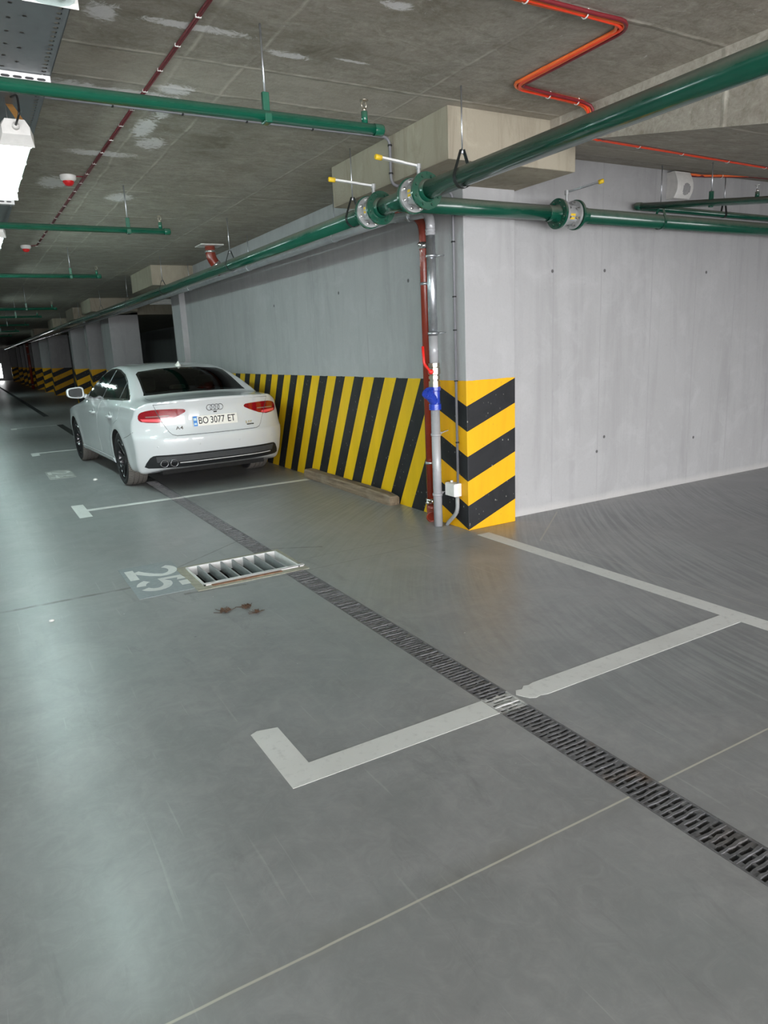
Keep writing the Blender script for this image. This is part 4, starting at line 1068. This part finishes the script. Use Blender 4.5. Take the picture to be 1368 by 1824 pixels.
def surface_nets(fn, lo, hi, h):
    ax = [np.arange(lo[i], hi[i] + h, h) for i in range(3)]
    X, Y, Z = np.meshgrid(*ax, indexing='ij'); Fv = fn(X, Y, Z); n = np.array(Fv.shape) - 1
    ins = Fv < 0
    acc = np.zeros(tuple(n) + (3,)); cnt = np.zeros(tuple(n))
    sl = lambda o: tuple(slice(o[i], o[i] + n[i]) for i in range(3))
    for a in range(3):
        b, c = [i for i in range(3) if i != a]
        for ob in (0, 1):
            for oc in (0, 1):
                o = [0, 0, 0]; o[b] = ob; o[c] = oc; o2 = list(o); o2[a] = 1
                f0, f1 = Fv[sl(o)], Fv[sl(o2)]; k = (f0 < 0) != (f1 < 0)
                t = np.where(k, f0 / np.where(k, f0 - f1, 1), 0)
                p = np.zeros(tuple(n) + (3,)); p[..., a] = t; p[..., b] = ob; p[..., c] = oc
                acc += p * k[..., None]; cnt += k
    act = cnt > 0; idx = -np.ones(tuple(n), int); idx[act] = np.arange(act.sum())
    I = np.argwhere(act); P = (I + acc[act] / cnt[act][:, None]) * h + np.array(lo)
    quads = []
    for a in range(3):
        b, c = (a + 1) % 3, (a + 2) % 3
        s0 = [slice(None)] * 3; s1 = [slice(None)] * 3; s0[a] = slice(0, -1); s1[a] = slice(1, None)
        A, B = ins[tuple(s0)], ins[tuple(s1)]; E = np.argwhere(A != B)
        E = E[(E[:, b] > 0) & (E[:, c] > 0) & (E[:, b] < n[b]) & (E[:, c] < n[c])]
        db = np.zeros(3, int); db[b] = 1; dc = np.zeros(3, int); dc[c] = 1
        q = np.stack([idx[tuple((E - db - dc).T)], idx[tuple((E - dc).T)], idx[tuple(E.T)], idx[tuple((E - db).T)]], 1)
        fl = A[tuple(E.T)]; q[~fl] = q[~fl][:, ::-1]; quads.append(q)
    Q = np.concatenate(quads)
    e = 1e-4
    for _ in range(4):
        f = fn(P[:, 0], P[:, 1], P[:, 2]); g = np.stack([(fn(P[:, 0] + e * (i == 0), P[:, 1] + e * (i == 1), P[:, 2] + e * (i == 2)) - f) / e for i in range(3)], 1)
        P = P - g * (f / np.maximum((g**2).sum(1), .15))[:, None]
    return P, Q
P, Q = surface_nets(body_sdf, (-1.0, -1.1, .12), (1.0, 3.8, 1.5), .02)
me = bpy.data.meshes.new('car_solid'); me.from_pydata(P.tolist(), [], Q.tolist()); me.update()
bmt = bmesh.new(); bmt.from_mesh(me); bmesh.ops.recalc_face_normals(bmt, faces=list(bmt.faces))
BVH = BVHTree.FromBMesh(bmt)
for f in bmt.faces: f.smooth = True
bmt.to_mesh(me); bmt.free(); me.materials.append(M['car_paint']); me.materials.append(M['interior'])

car = bpy.data.objects.new('car', None); COL.objects.link(car); car.empty_display_size = .2
tag(car, 'white four door saloon parked beside the striped wall with its rear to the camera', 'car')
car.location = (CX, CY, 0); car.rotation_euler = (0, 0, CTH)
body = link('body', me, car)
# wheel wells and the cabin behind the rear glass are cut out of the solid
cut = MB()
WB, WR = 2.808, .352
for yy in (0, WB):
    for sx in (-1, 1): cut.lathe((sx * .60, yy, .335), (sx, 0, 0), [(0, 0), (0, WR), (.45, WR), (.45, 0)], 64, False)
rear_glass = [(-.618, 1.068), (-.605, 1.09), (-.548, 1.30), (-.50, 1.325), (-.25, 1.348), (0, 1.355), (.25, 1.348), (.50, 1.325), (.548, 1.30), (.605, 1.09), (.618, 1.068), (.3, 1.080), (0, 1.083), (-.3, 1.080)]
rg_in = [(a * .97, 1.215 + (b_ - 1.215) * .90) for a, b_ in rear_glass]
cut.extr([(a, -.4, b_) for a, b_ in rg_in], (0, 1.55, .0))
cm = bpy.data.meshes.new('cut'); bmesh.ops.recalc_face_normals(cut.bm, faces=list(cut.bm.faces)); cut.bm.to_mesh(cm); cut.bm.free()
cm.materials.append(M['interior']); cobj = bpy.data.objects.new('cut', cm); COL.objects.link(cobj)
md = body.modifiers.new('cut', 'BOOLEAN'); md.operation = 'DIFFERENCE'; md.object = cobj; md.solver = 'EXACT'; md.material_mode = 'TRANSFER'
cm_par = body.parent; body.parent = None
bpy.context.view_layer.update()
ev = body.evaluated_get(bpy.context.evaluated_depsgraph_get()); nm = bpy.data.meshes.new_from_object(ev)
body.modifiers.clear(); body.data = nm; body.parent = car; nm.name = 'car_body'
bpy.data.objects.remove(cobj); nm.set_sharp_from_angle(angle=math.radians(38))

def hit(axis, u, v, sgn):
    """point on the body: axis x -> (u=y, v=z) from side sgn, axis y -> (u=x, v=z) from the rear"""
    if axis == 'x': o, d = Vector((sgn * 3, u, v)), Vector((-sgn, 0, 0))
    elif axis == 'y': o, d = Vector((u, -3, v)), Vector((0, 1, 0))
    else: o, d = Vector((u, v, 4)), Vector((0, 0, -1))
    l, n, i, _ = BVH.ray_cast(o, d)
    return (l, n, d) if l is not None else (None, None, d)
def patch(name, poly, axis, off, mat, parent, sgn=-1, step=.03, skirt=.006, flat_n=False):
    """panel that follows the body, cut to a 2-D outline, raised by off with a rim running back into it"""
    bm = bmesh.new(); vs = [bm.verts.new((p[0], p[1], 0)) for p in poly]; bm.faces.new(vs)
    us = [p[0] for p in poly]; vv = [p[1] for p in poly]
    for ax, a, b_ in ((0, min(us), max(us)), (1, min(vv), max(vv))):
        k = math.floor(a / step) * step + step
        while k < b_ - 1e-5:
            co_ = Vector((k, 0, 0)) if ax == 0 else Vector((0, k, 0)); no = Vector((1, 0, 0)) if ax == 0 else Vector((0, 1, 0))
            bmesh.ops.bisect_plane(bm, geom=list(bm.verts) + list(bm.edges) + list(bm.faces), dist=1e-6, plane_co=co_, plane_no=no); k += step
    d = None; prev = None
    for v in bm.verts:
        l, n, d = hit(axis, v.co.x, v.co.y, sgn)
        if l is None:
            l = prev if prev is not None else Vector((0, 0, 0)); n = -d
        prev = l
        if n.dot(d) > 0: n = -n
        if n.dot(d) > -.25: n = (n - d * .4).normalized()
        v.co = l + n * off
    bmesh.ops.recalc_face_normals(bm, faces=list(bm.faces))
    bm.normal_update()
    if sum((f.normal.dot(d) * f.calc_area() for f in bm.faces)) > 0:
        for f in bm.faces: f.normal_flip()
    for f in bm.faces: f.smooth = True
    ed = [e for e in bm.edges if len(e.link_faces) == 1]
    r = bmesh.ops.extrude_edge_only(bm, edges=ed)
    for e in r['geom']:
        if isinstance(e, bmesh.types.BMVert): e.co += d * (skirt + off)
    for e in ed: e.smooth = False
    mesh = bpy.data.meshes.new(name); bm.to_mesh(mesh); bm.free(); mesh.materials.append(mat)
    return link(name, mesh, parent)
def grow(poly, k):
    n = len(poly); A = sum(poly[i][0] * poly[(i + 1) % n][1] - poly[(i + 1) % n][0] * poly[i][1] for i in range(n)); s = 1 if A > 0 else -1; out = []
    for i in range(n):
        a, b_, c_ = Vector(poly[i - 1]), Vector(poly[i]), Vector(poly[(i + 1) % n])
        n1 = Vector(((b_ - a).y, -(b_ - a).x)).normalized() * s; n2 = Vector(((c_ - b_).y, -(c_ - b_).x)).normalized() * s
        m_ = n1 + n2; m_ = m_ / max(.35, m_.dot(n1)) if m_.length > .3 else n1
        out.append((b_.x + m_.x * k, b_.y + m_.y * k))
    return out
def smoothpoly(poly, it=2, keep=()):
    for _ in range(it):
        out = []; n = len(poly)
        for i in range(n):
            a, b_ = Vector(poly[i]), Vector(poly[(i + 1) % n]); out += [tuple(a.lerp(b_, .25)), tuple(a.lerp(b_, .75))]
        poly = out
    return poly
mir = lambda P_: [(-a, b_) for a, b_ in P_][::-1]

# side windows, doors, handles, mirrors on both flanks
dlo = [(-.255, 1.035), (-.20, 1.07), (-.08, 1.12), (.18, 1.218), (.48, 1.29), (.88, 1.342), (1.19, 1.358), (1.47, 1.350), (1.75, 1.298), (2.0, 1.195), (2.2, 1.075), (2.28, 1.0), (2.27, .975), (1.9, .985), (1.2, 1.003), (.5, 1.022), (-.1, 1.034)]
top_o = dlo[1:11]
def clip_y(poly, a, b_):
    def cl(P_, k, s):
        out = []; n = len(P_)
        for i in range(n):
            p, q = P_[i], P_[(i + 1) % n]; ip, iq = (p[0] - k) * s >= 0, (q[0] - k) * s >= 0
            if ip: out.append(p)
            if ip != iq: t_ = (k - p[0]) / (q[0] - p[0]); out.append((k, p[1] + t_ * (q[1] - p[1])))
        return out
    return cl(cl(poly, a, 1), b_, -1)
rdoor = [(1.125, .305), (1.125, .60), (1.115, .985), (-.02, 1.012), (-.08, .93), (-.06, .80), (.10, .74), (.26, .63), (.36, .50), (.42, .36), (.50, .305)]
fdoor = [(1.140, .305), (2.28, .305), (2.36, .40), (2.40, .65), (2.36, .935), (1.128, .975), (1.138, .60)]
for sg in (-1, 1):
    patch('window_trim', grow(dlo, .016), 'x', .0015, M['chrome'], body, sg, .04)
    glass = grow(dlo, -.004)
    for a, b_, nm_ in ((-1, .135, 'quarter_window'), (.165, 1.095, 'side_window'), (1.15, 3, 'side_window')):
        patch(nm_, clip_y(glass, a, b_), 'x', .004, M['car_glass'], body, sg, .04)
    patch('window_post', clip_y(glass, .135, .165), 'x', .0045, M['car_black'], body, sg, .04); patch('window_post', clip_y(glass, 1.095, 1.15), 'x', .0045, M['car_black'], body, sg, .04)
    for dp in (rdoor, fdoor):
        patch('door_gap', grow(dp, .0045), 'x', .0004, M['gap'], body, sg, .04, .002)
    rd = patch('door', rdoor, 'x', .0022, M['car_paint'], car, sg, .03); fd = patch('door', fdoor, 'x', .0022, M['car_paint'], car, sg, .03)
    for dr, yh in ((rd, .34), (fd, 1.38)):
        l, n_, d_ = hit('x', yh, .815, sg); mb = MB(); x_ = l.x
        mb.tube(bend([(x_ - sg * .01, yh - .10, .818), (x_ + sg * .030, yh - .085, .818), (x_ + sg * .034, yh + .085, .816), (x_ - sg * .01, yh + .10, .816)], .03, 4), .014, 10)
        mb.lathe((x_ - sg * .01, yh, .815), (sg, 0, 0), [(.013, .0), (.0135, .055), (.008, .060)], 18)
        mb.build('door_handle', M['car_paint'], dr)
    # mirror
    t_m = MB(); mc = Vector((sg * .955, 2.16, 1.055)); V = []; F = []; nn = 20; rows = []
    for j, (dy, sc_) in enumerate(((-.055, .80), (-.060, .93), (-.045, 1.0), (.0, 1.0), (.04, .90), (.065, .62), (.075, .25))):
        for k in range(nn):
            a = 2 * PI * k / nn; e_ = .55; cx_ = math.copysign(abs(math.cos(a)) ** e_, math.cos(a)); sz_ = math.copysign(abs(math.sin(a)) ** e_, math.sin(a))
            V.append(mc + Vector((sg * (cx_ * .118 * sc_), dy, sz_ * (.078 - .012 * cx_) * sc_)))
    for j in range(6):
        for k in range(nn): F.append((j * nn + k, j * nn + (k + 1) % nn, (j + 1) * nn + (k + 1) % nn, (j + 1) * nn + k))
    F.append(tuple(range(6 * nn, 7 * nn)))
    t_m._add(V, F); t_m.tube([mc + Vector((-sg * .10, .01, -.035)), (sg * .80, 2.12, .985)], .03, 10, True, [.026, .034])
    mo = t_m.build('side_mirror', M['car_paint'], car)
    V = [mc + Vector((sg * (math.copysign(abs(math.cos(2 * PI * k / nn)) ** .55, math.cos(2 * PI * k / nn)) * .118 * .82), -.054, math.copysign(abs(math.sin(2 * PI * k / nn)) ** .55, math.sin(2 * PI * k / nn)) * .066 * .85)) for k in range(nn)]
    MB().extr(V, (0, .003, 0)).build('mirror_glass', M['mirror_dark'], mo)
    # sill
    patch('sill', [(.42, .235), (2.42, .235), (2.42, .292), (.42, .292)], 'x', .012, M['car_paint'], body, sg, .05, .02)
    # seam between wing and rear bumper
    patch('bumper_gap', [(-.345, .603), (-.55, .648), (-.69, .69), (-.69, .695), (-.55, .653), (-.345, .608)], 'x', .0006, M['gap'], body, sg, .04, .002)

# tail : lid, lamps, plate, bumper insert
lid = [(-.668, .985), (-.645, .93), (-.60, .80), (-.545, .69), (-.515, .655), (-.47, .640), (0, .638), (.47, .640), (.515, .655), (.545, .69), (.60, .80), (.645, .93), (.668, .985), (.4, .995), (0, 1.0), (-.4, .995)]
patch('lid_gap', grow(lid[:13] + [(.4, .99), (0, .995), (-.4, .99)], .005), 'y', .0004, M['gap'], body, -1, .03, .002)
lido = patch('boot_lid', lid, 'y', .0022, M['car_paint'], car, -1, .025)
# deck edge seams seen from above
for sg in (-1, 1):
    patch('lid_gap', [(sg * .655, -.80), (sg * .632, -.40), (sg * .627, -.40), (sg * .650, -.80)], 'z', .0008, M['gap'], body, -1, .05, .002)
lampL = [(-.785, .803), (-.60, .788), (-.36, .884), (-.345, .908), (-.375, .926), (-.66, .934), (-.77, .915), (-.808, .888), (-.815, .83)]
def scaled(P_, u0, v0, u1, v1): return [(u0 + (a) * (u1 - u0), v0 + b_ * (v1 - v0)) for a, b_ in P_]
for sg in (-1, 1):
    f = (lambda P_: P_) if sg < 0 else mir
    lp = patch('tail_light', f(smoothpoly(grow(lampL, .004), 1)), 'y', .006, M['lamp_red'], car, -1, .02, .012)
    patch('reflector_strip', f([(-.778, .808), (-.605, .797), (-.57, .812), (-.585, .830), (-.795, .836)]), 'y', .0085, M['lamp_bright'], lp, -1, .03, .004)
    patch('light_bar', f([(-.77, .903), (-.66, .921), (-.38, .915), (-.37, .905), (-.39, .893), (-.66, .897), (-.785, .885)]), 'y', .0085, M['lamp_bright'] if False else M['lamp_red'], lp, -1, .03, .004)
    patch('reverse_lens', f([(-.745, .850), (-.52, .857), (-.51, .862), (-.53, .867), (-.75, .863)]), 'y', .0085, M['lamp_white'], lp, -1, .03, .004)
    patch('lamp_gap', f([(-.655, .935), (-.600, .788), (-.594, .788), (-.648, .935)]), 'y', .0088, M['gap'], lp, -1, .05, .003)
dif = [(-.805, .300), (-.79, .345), (-.755, .405), (-.725, .427), (-.69, .432), (0, .432), (.69, .432), (.725, .427), (.755, .405), (.79, .345), (.805, .300)]
dl = dif + [(.77, .283), (.4, .278), (0, .278), (-.4, .278), (-.77, .283)]
do = patch('bumper_insert', dl, 'y', .006, M['car_black'], car, -1, .03, .03)
patch('silver_strip', [(-.46, .332), (.66, .332), (.66, .340), (-.46, .340)], 'y', .014, M['white_steel'], do, -1, .05, .008)
patch('insert_grille', [(-.69, .350), (.69, .350), (.71, .415), (-.70, .415)], 'y', .009, M['gap'], do, -1, .05, .004)
for xx in (-.628, -.528):
    l, n_, d_ = hit('y', xx, .336, -1)
    mb = MB(); mb.lathe((xx, l.y - .035, .336), (0, 1, 0), [(.0, .036), (-.004, .041), (0, .044), (.16, .044)], 24); mb.mi = 1; mb.lathe((xx, l.y - .035, .336), (0, 1, 0), [(.0, .036), (.12, .034), (.12, 0)], 24)
    mb.build('exhaust_pipe', [M['chrome_dark'], M['interior']], car)
l0, n0, _ = hit('y', 0, .775, -1)
def on_tail(x, z, off): l, n_, d_ = hit('y', x, z, -1); return l + n_.normalized() * (off if n_.dot(d_) < 0 else -off)
# licence plate, tilted like the lid
pz0, pz1 = .722, .832
la, lb = on_tail(-.02, pz0, .012), on_tail(-.02, pz1, .012); upv = (lb - la).normalized(); pn = Vector((1, 0, 0)).cross(upv)
if pn.y > 0: pn = -pn
pc = (la + lb) / 2 + Vector((-.00, -.012, 0))
def pl(u, v, w=0.0): return pc + Vector((1, 0, 0)) * u + upv * v + pn * w
def pbox(u0, v0, u1, v1, w0, w1): return MB().extr([pl(u0, v0, w0), pl(u1, v0, w0), pl(u1, v1, w0), pl(u0, v1, w0)], pn * (w1 - w0))
plate = pbox(-.26, -.056, .26, .056, -.02, .003).build('number_plate', M['plate'], car)
pbox(-.259, -.055, -.213, .055, .0031, .0036).build('blue_band', M['plate_blue'], plate)
pbox(-.252, .008, -.220, .036, .0037, .0040).build('flag_field', M['plate_yellow'], plate); pbox(-.250, -.040, -.222, -.020, .0037, .0040).build('country_mark', M['plate_yellow'], plate)
def text_mesh(name, s, size, mat, parent, origin, right, up, nrm, depth=.0012, sx=1.0, bold=0.0):
    cu = bpy.data.curves.new(name, 'FONT'); cu.body = s; cu.size = size; cu.align_x = 'CENTER'; cu.align_y = 'CENTER'; cu.extrude = depth; cu.offset = bold; cu.resolution_u = 6
    ob = bpy.data.objects.new(name, cu); COL.objects.link(ob); bpy.context.view_layer.update()
    m_ = bpy.data.meshes.new_from_object(ob.evaluated_get(bpy.context.evaluated_depsgraph_get())); bpy.data.objects.remove(ob); bpy.data.curves.remove(cu)
    for v in m_.vertices: v.co = Vector(origin) + Vector(right) * (v.co.x * sx) + Vector(up) * v.co.y + Vector(nrm) * v.co.z
    m_.materials.append(mat); m_.name = name
    return link(name, m_, parent)
X1 = Vector((1, 0, 0))
for s_, u_ in (('BO', -.142), ('3077', .022), ('ET', .187)):
    text_mesh('plate_lettering', s_, .108, M['ink'], plate, pl(u_, 0, .0035), X1, upv, pn, .0006, .80, .0008)
# four ring emblem, camera button and badges
ec = on_tail(-.008, .918, 0); ea, eb = on_tail(-.008, .90, 0), on_tail(-.008, .935, 0); eu = (eb - ea).normalized(); en = X1.cross(eu); en = en if en.y < 0 else -en
mb = MB()
for k in range(4):
    o_ = ec + X1 * ((k - 1.5) * .0425) + en * .006; pts = [o_ + X1 * (.0325 * math.cos(a)) + eu * (.0325 * math.sin(a)) for a in [2 * PI * i / 36 for i in range(37)]]
    mb.tube(pts, .0036, 8, False)
mb.build('ring_emblem', M['chrome_dark'], lido)
bc = on_tail(-.008, .868, .004); MB().box((bc.x - .018, bc.y - .012, bc.z - .008), (bc.x + .018, bc.y + .01, bc.z + .007), .003).build('boot_button', M['ink'], lido)
for s_, x_, z_, sz in (('A4', -.43, .716, .052), ('2.0T', .385, .712, .036)):
    o_ = on_tail(x_, z_, .004); q1, q2 = on_tail(x_ - .03, z_, .004), on_tail(x_ + .03, z_, .004); rt_ = (q2 - q1).normalized(); ua, ub = on_tail(x_, z_ - .02, .004), on_tail(x_, z_ + .02, .004); uu = (ub - ua).normalized(); nn_ = rt_.cross(uu)
    text_mesh('model_badge', s_, sz, M['chrome'], lido, o_, rt_, uu, nn_ if nn_.y < 0 else -nn_, .002, 1.35, .0006)
o_ = on_tail(.40, .688, .004); q1, q2 = on_tail(.36, .688, .004), on_tail(.44, .688, .004); rt_ = (q2 - q1).normalized()
ua, ub = on_tail(.40, .68, .004), on_tail(.40, .695, .004); uu = (ub - ua).normalized()
mb = MB(); mb.extr([o_ + rt_ * a + uu * b_ for a, b_ in ((-.045, -.007), (.048, -.007), (.048, .006), (-.045, .006))], (0, -.003, 0)); mb.build('script_badge', M['chrome_dark'], lido)
for xx in (-.68, -.235, .235, .68):
    l, n_, d_ = hit('y', xx, .528, -1); n_ = n_ if n_.y < 0 else -n_
    MB().lathe(l, n_, [(0, .0105), (.0018, .0095), (.0022, 0)], 18).build('parking_sensor', M['car_paint'], body)
# rear glass with interior behind, aerial
gl = patch('rear_window', grow(rear_glass, .004), 'y', .0025, M['glass_rear'], car, -1, .03, .004)
def frame_strip(poly, k0, k1, axis, off, mat, parent, name):
    a, b_ = grow(poly, k0), grow(poly, k1); n = len(poly)
    out = []
    for i in range(n):
        patch(name, [a[i], b_[i], b_[(i + 1) % n], a[(i + 1) % n]], axis, off, mat, parent, -1, .08, .003)
mbs = MB(); A_, B_ = grow(rear_glass, .004), grow(rear_glass, -.016); V = []; F = []
def gp(p): l, n_, d_ = hit('y', p[0], p[1], -1); n_ = n_ if n_.dot(d_) < 0 else -n_; return l + n_ * .0032
den = []
for i in range(len(A_)):
    for q in range(8):
        t_ = q / 8; j_ = (i + 1) % len(A_); den.append((gp(Vector(A_[i]).lerp(Vector(A_[j_]), t_)), gp(Vector(B_[i]).lerp(Vector(B_[j_]), t_))))
for a_, b_ in den: V += [a_, b_]
n = len(den); mbs._add(V, [(2 * i, 2 * i + 1, 2 * ((i + 1) % n) + 1, 2 * ((i + 1) % n)) for i in range(n)], False)
mbs.build('window_border', M['car_glass'], gl)
for xx, zz, w_, h_ in ((-.40, 1.165, .12, .09), (.36, 1.165, .12, .085), (0, 1.11, .10, .035)):
    mb = MB(); V = []; F = []; nn = 20
    for dy, sc_ in ((-.05, .7), (-.06, .9), (-.02, 1), (.03, .95)):
        for k in range(nn):
            a = 2 * PI * k / nn; cx_ = math.copysign(abs(math.cos(a)) ** .5, math.cos(a)); sz_ = math.copysign(abs(math.sin(a)) ** .5, math.sin(a))
            V.append((xx + cx_ * w_ * sc_, .42 + dy, zz + sz_ * h_ * sc_))
    for j in range(3):
        for k in range(nn): F.append((j * nn + k, j * nn + (k + 1) % nn, (j + 1) * nn + (k + 1) % nn, (j + 1) * nn + k))
    F.append(tuple(range(nn))); mb._add(V, F).build('headrest', M['seat'], body)
l, n_, d_ = hit('z', .05, .47, -1)
mb = MB(); V = []; F = []
for zz, a, b_ in ((-.01, .095, .034), (.008, .088, .028), (.022, .06, .016), (.038, .035, .007), (.052, .018, .004)):
    yy0 = .47 + (.0 if zz < .02 else -.012 - (zz - .02) * .6)
    for k in range(16):
        w2 = 2 * PI * k / 16; V.append((.05 + b_ * math.cos(w2), yy0 + a * math.sin(w2), l.z + zz))
for j in range(4):
    for k in range(16): F.append((j * 16 + k, j * 16 + (k + 1) % 16, (j + 1) * 16 + (k + 1) % 16, (j + 1) * 16 + k))
F.append(tuple(range(64, 80))); mb._add(V, F).build('roof_aerial', M['plate'], car)

# wheels
def wheel(x, y, sg, steer=0.0):
    """x : centre of tyre width; sg : outward side"""
    w = bpy.data.objects.new('wheel', None); COL.objects.link(w); w.parent = car; w.location = (x, y, .327); w.rotation_euler = (0, 0, steer)
    hw = .122; mb = MB(); O = (0, 0, 0); AX = (1, 0, 0)
    tr = []
    prof = [(-hw + .012, .232), (-hw, .26), (-hw - .002, .285), (-hw + .010, .312), (-hw + .022, .3215)]
    gro = [(-.058, .3245), (-.0575, .316), (-.047, .316), (-.0465, .325), (-.008, .3265), (-.0075, .317), (.0075, .317), (.008, .3265), (.0465, .325), (.047, .316), (.0575, .316), (.058, .3245)]
    prof = prof + gro + [(-a, r) for a, r in prof[::-1]] + [(.08, .225), (-.08, .225), (-hw + .012, .232)]
    mb.lathe(O, AX, prof, 72); mb.build('tyre', M['tyre'], w, 35)
    mb = MB(); o_ = sg
    mb.lathe(O, (o_, 0, 0), [(hw - .012, .236), (hw - .004, .232), (hw - .010, .222), (hw - .03, .212), (-hw + .03, .205), (-hw + .014, .222), (-hw + .012, .236)], 56)
    mb.lathe(O, (o_, 0, 0), [(hw - .045, 0), (hw - .045, .034), (hw - .055, .058), (hw - .085, .062), (hw - .085, 0)], 28)
    for k in range(5):
        for da in (-.17, .17):
            a = 2 * PI * k / 5 + da * .55; a2 = 2 * PI * k / 5 + da * 1.25
            V = []; F = []
            for (r, aa, xo, ww, th) in ((.04, a, hw - .052, .016, .03), (.12, (a + a2) / 2, hw - .034, .014, .026), (.218, a2, hw - .018, .016, .024)):
                ca, sa = math.cos(aa), math.sin(aa)
                for e1, e2 in ((-1, 0), (1, 0), (1, -1), (-1, -1)):
                    V.append((o_ * (xo + e2 * th), r * ca - e1 * ww * sa, r * sa + e1 * ww * ca))
            for i in range(2):
                for q in range(4): F.append((4 * i + q, 4 * i + (q + 1) % 4, 4 * i + 4 + (q + 1) % 4, 4 * i + 4 + q))
            mb._add(V, F, False)
    mb.build('alloy_rim', M['rim'], w, 40)
    MB().lathe(O, (o_, 0, 0), [(.02, .06), (.02, .165), (.045, .165), (.045, .06)], 40).build('brake_disc', M['iron'], w)
    return w
for sg in (-1, 1):
    wheel(sg * .775, 0, sg); wheel(sg * .775, WB, sg)
# dark floor pan between the wheels
MB().box((-.62, -.75, .19), (.62, 3.3, .24)).build('underbody', M['interior'], car)

# ------------------------------------------------------------------ camera, daylight, view
cam = bpy.data.cameras.new('camera'); co = bpy.data.objects.new('camera', cam); COL.objects.link(co)
yaw, pit, roll, F_PX = math.radians(29.47305859), math.radians(-13.11446297), math.radians(-2.62593094), 1263.484882628
fwd = Vector((math.sin(yaw) * math.cos(pit), math.cos(yaw) * math.cos(pit), math.sin(pit)))
rt = Vector((math.cos(yaw), -math.sin(yaw), 0)); dn = fwd.cross(rt)
c, s = math.cos(roll), math.sin(roll)
r2, d2 = rt * c - dn * s, rt * s + dn * c
mw = Matrix((r2, -d2, -fwd)).transposed().to_4x4(); mw.translation = Vector((0, 0, 1.5)); co.matrix_world = mw
cam.sensor_fit = 'HORIZONTAL'; cam.sensor_width = 36; cam.lens = F_PX / 1368 * 36; cam.clip_start = .05
SC.camera = co
w = bpy.data.worlds.new('overcast_sky'); SC.world = w; w.use_nodes = True
bg = w.node_tree.nodes['Background']; bg.inputs[0].default_value = (.985, .98, 1.0, 1); bg.inputs[1].default_value = 12.5
# the garage is open to daylight behind the camera; a portal guides sampling there
L = bpy.data.lights.new('entrance_portal', 'AREA'); L.shape = 'RECTANGLE'; L.size = 16; L.size_y = CEIL
L.cycles.is_portal = True
lo = bpy.data.objects.new('entrance_portal', L); COL.objects.link(lo); lo.location = (1.2, -7.0, CEIL / 2); lo.rotation_euler = (PI / 2, 0, 0)
vs = SC.view_settings; SC.display_settings.display_device = 'sRGB'
vs.view_transform = 'Standard'; vs.look = 'None'; vs.gamma = 1; vs.exposure = 0.48; vs.use_curve_mapping = False
SC.cycles.max_bounces = 8; SC.cycles.diffuse_bounces = 5; SC.cycles.transparent_max_bounces = 16; SC.cycles.sample_clamp_indirect = 6; SC.cycles.caustics_refractive = False
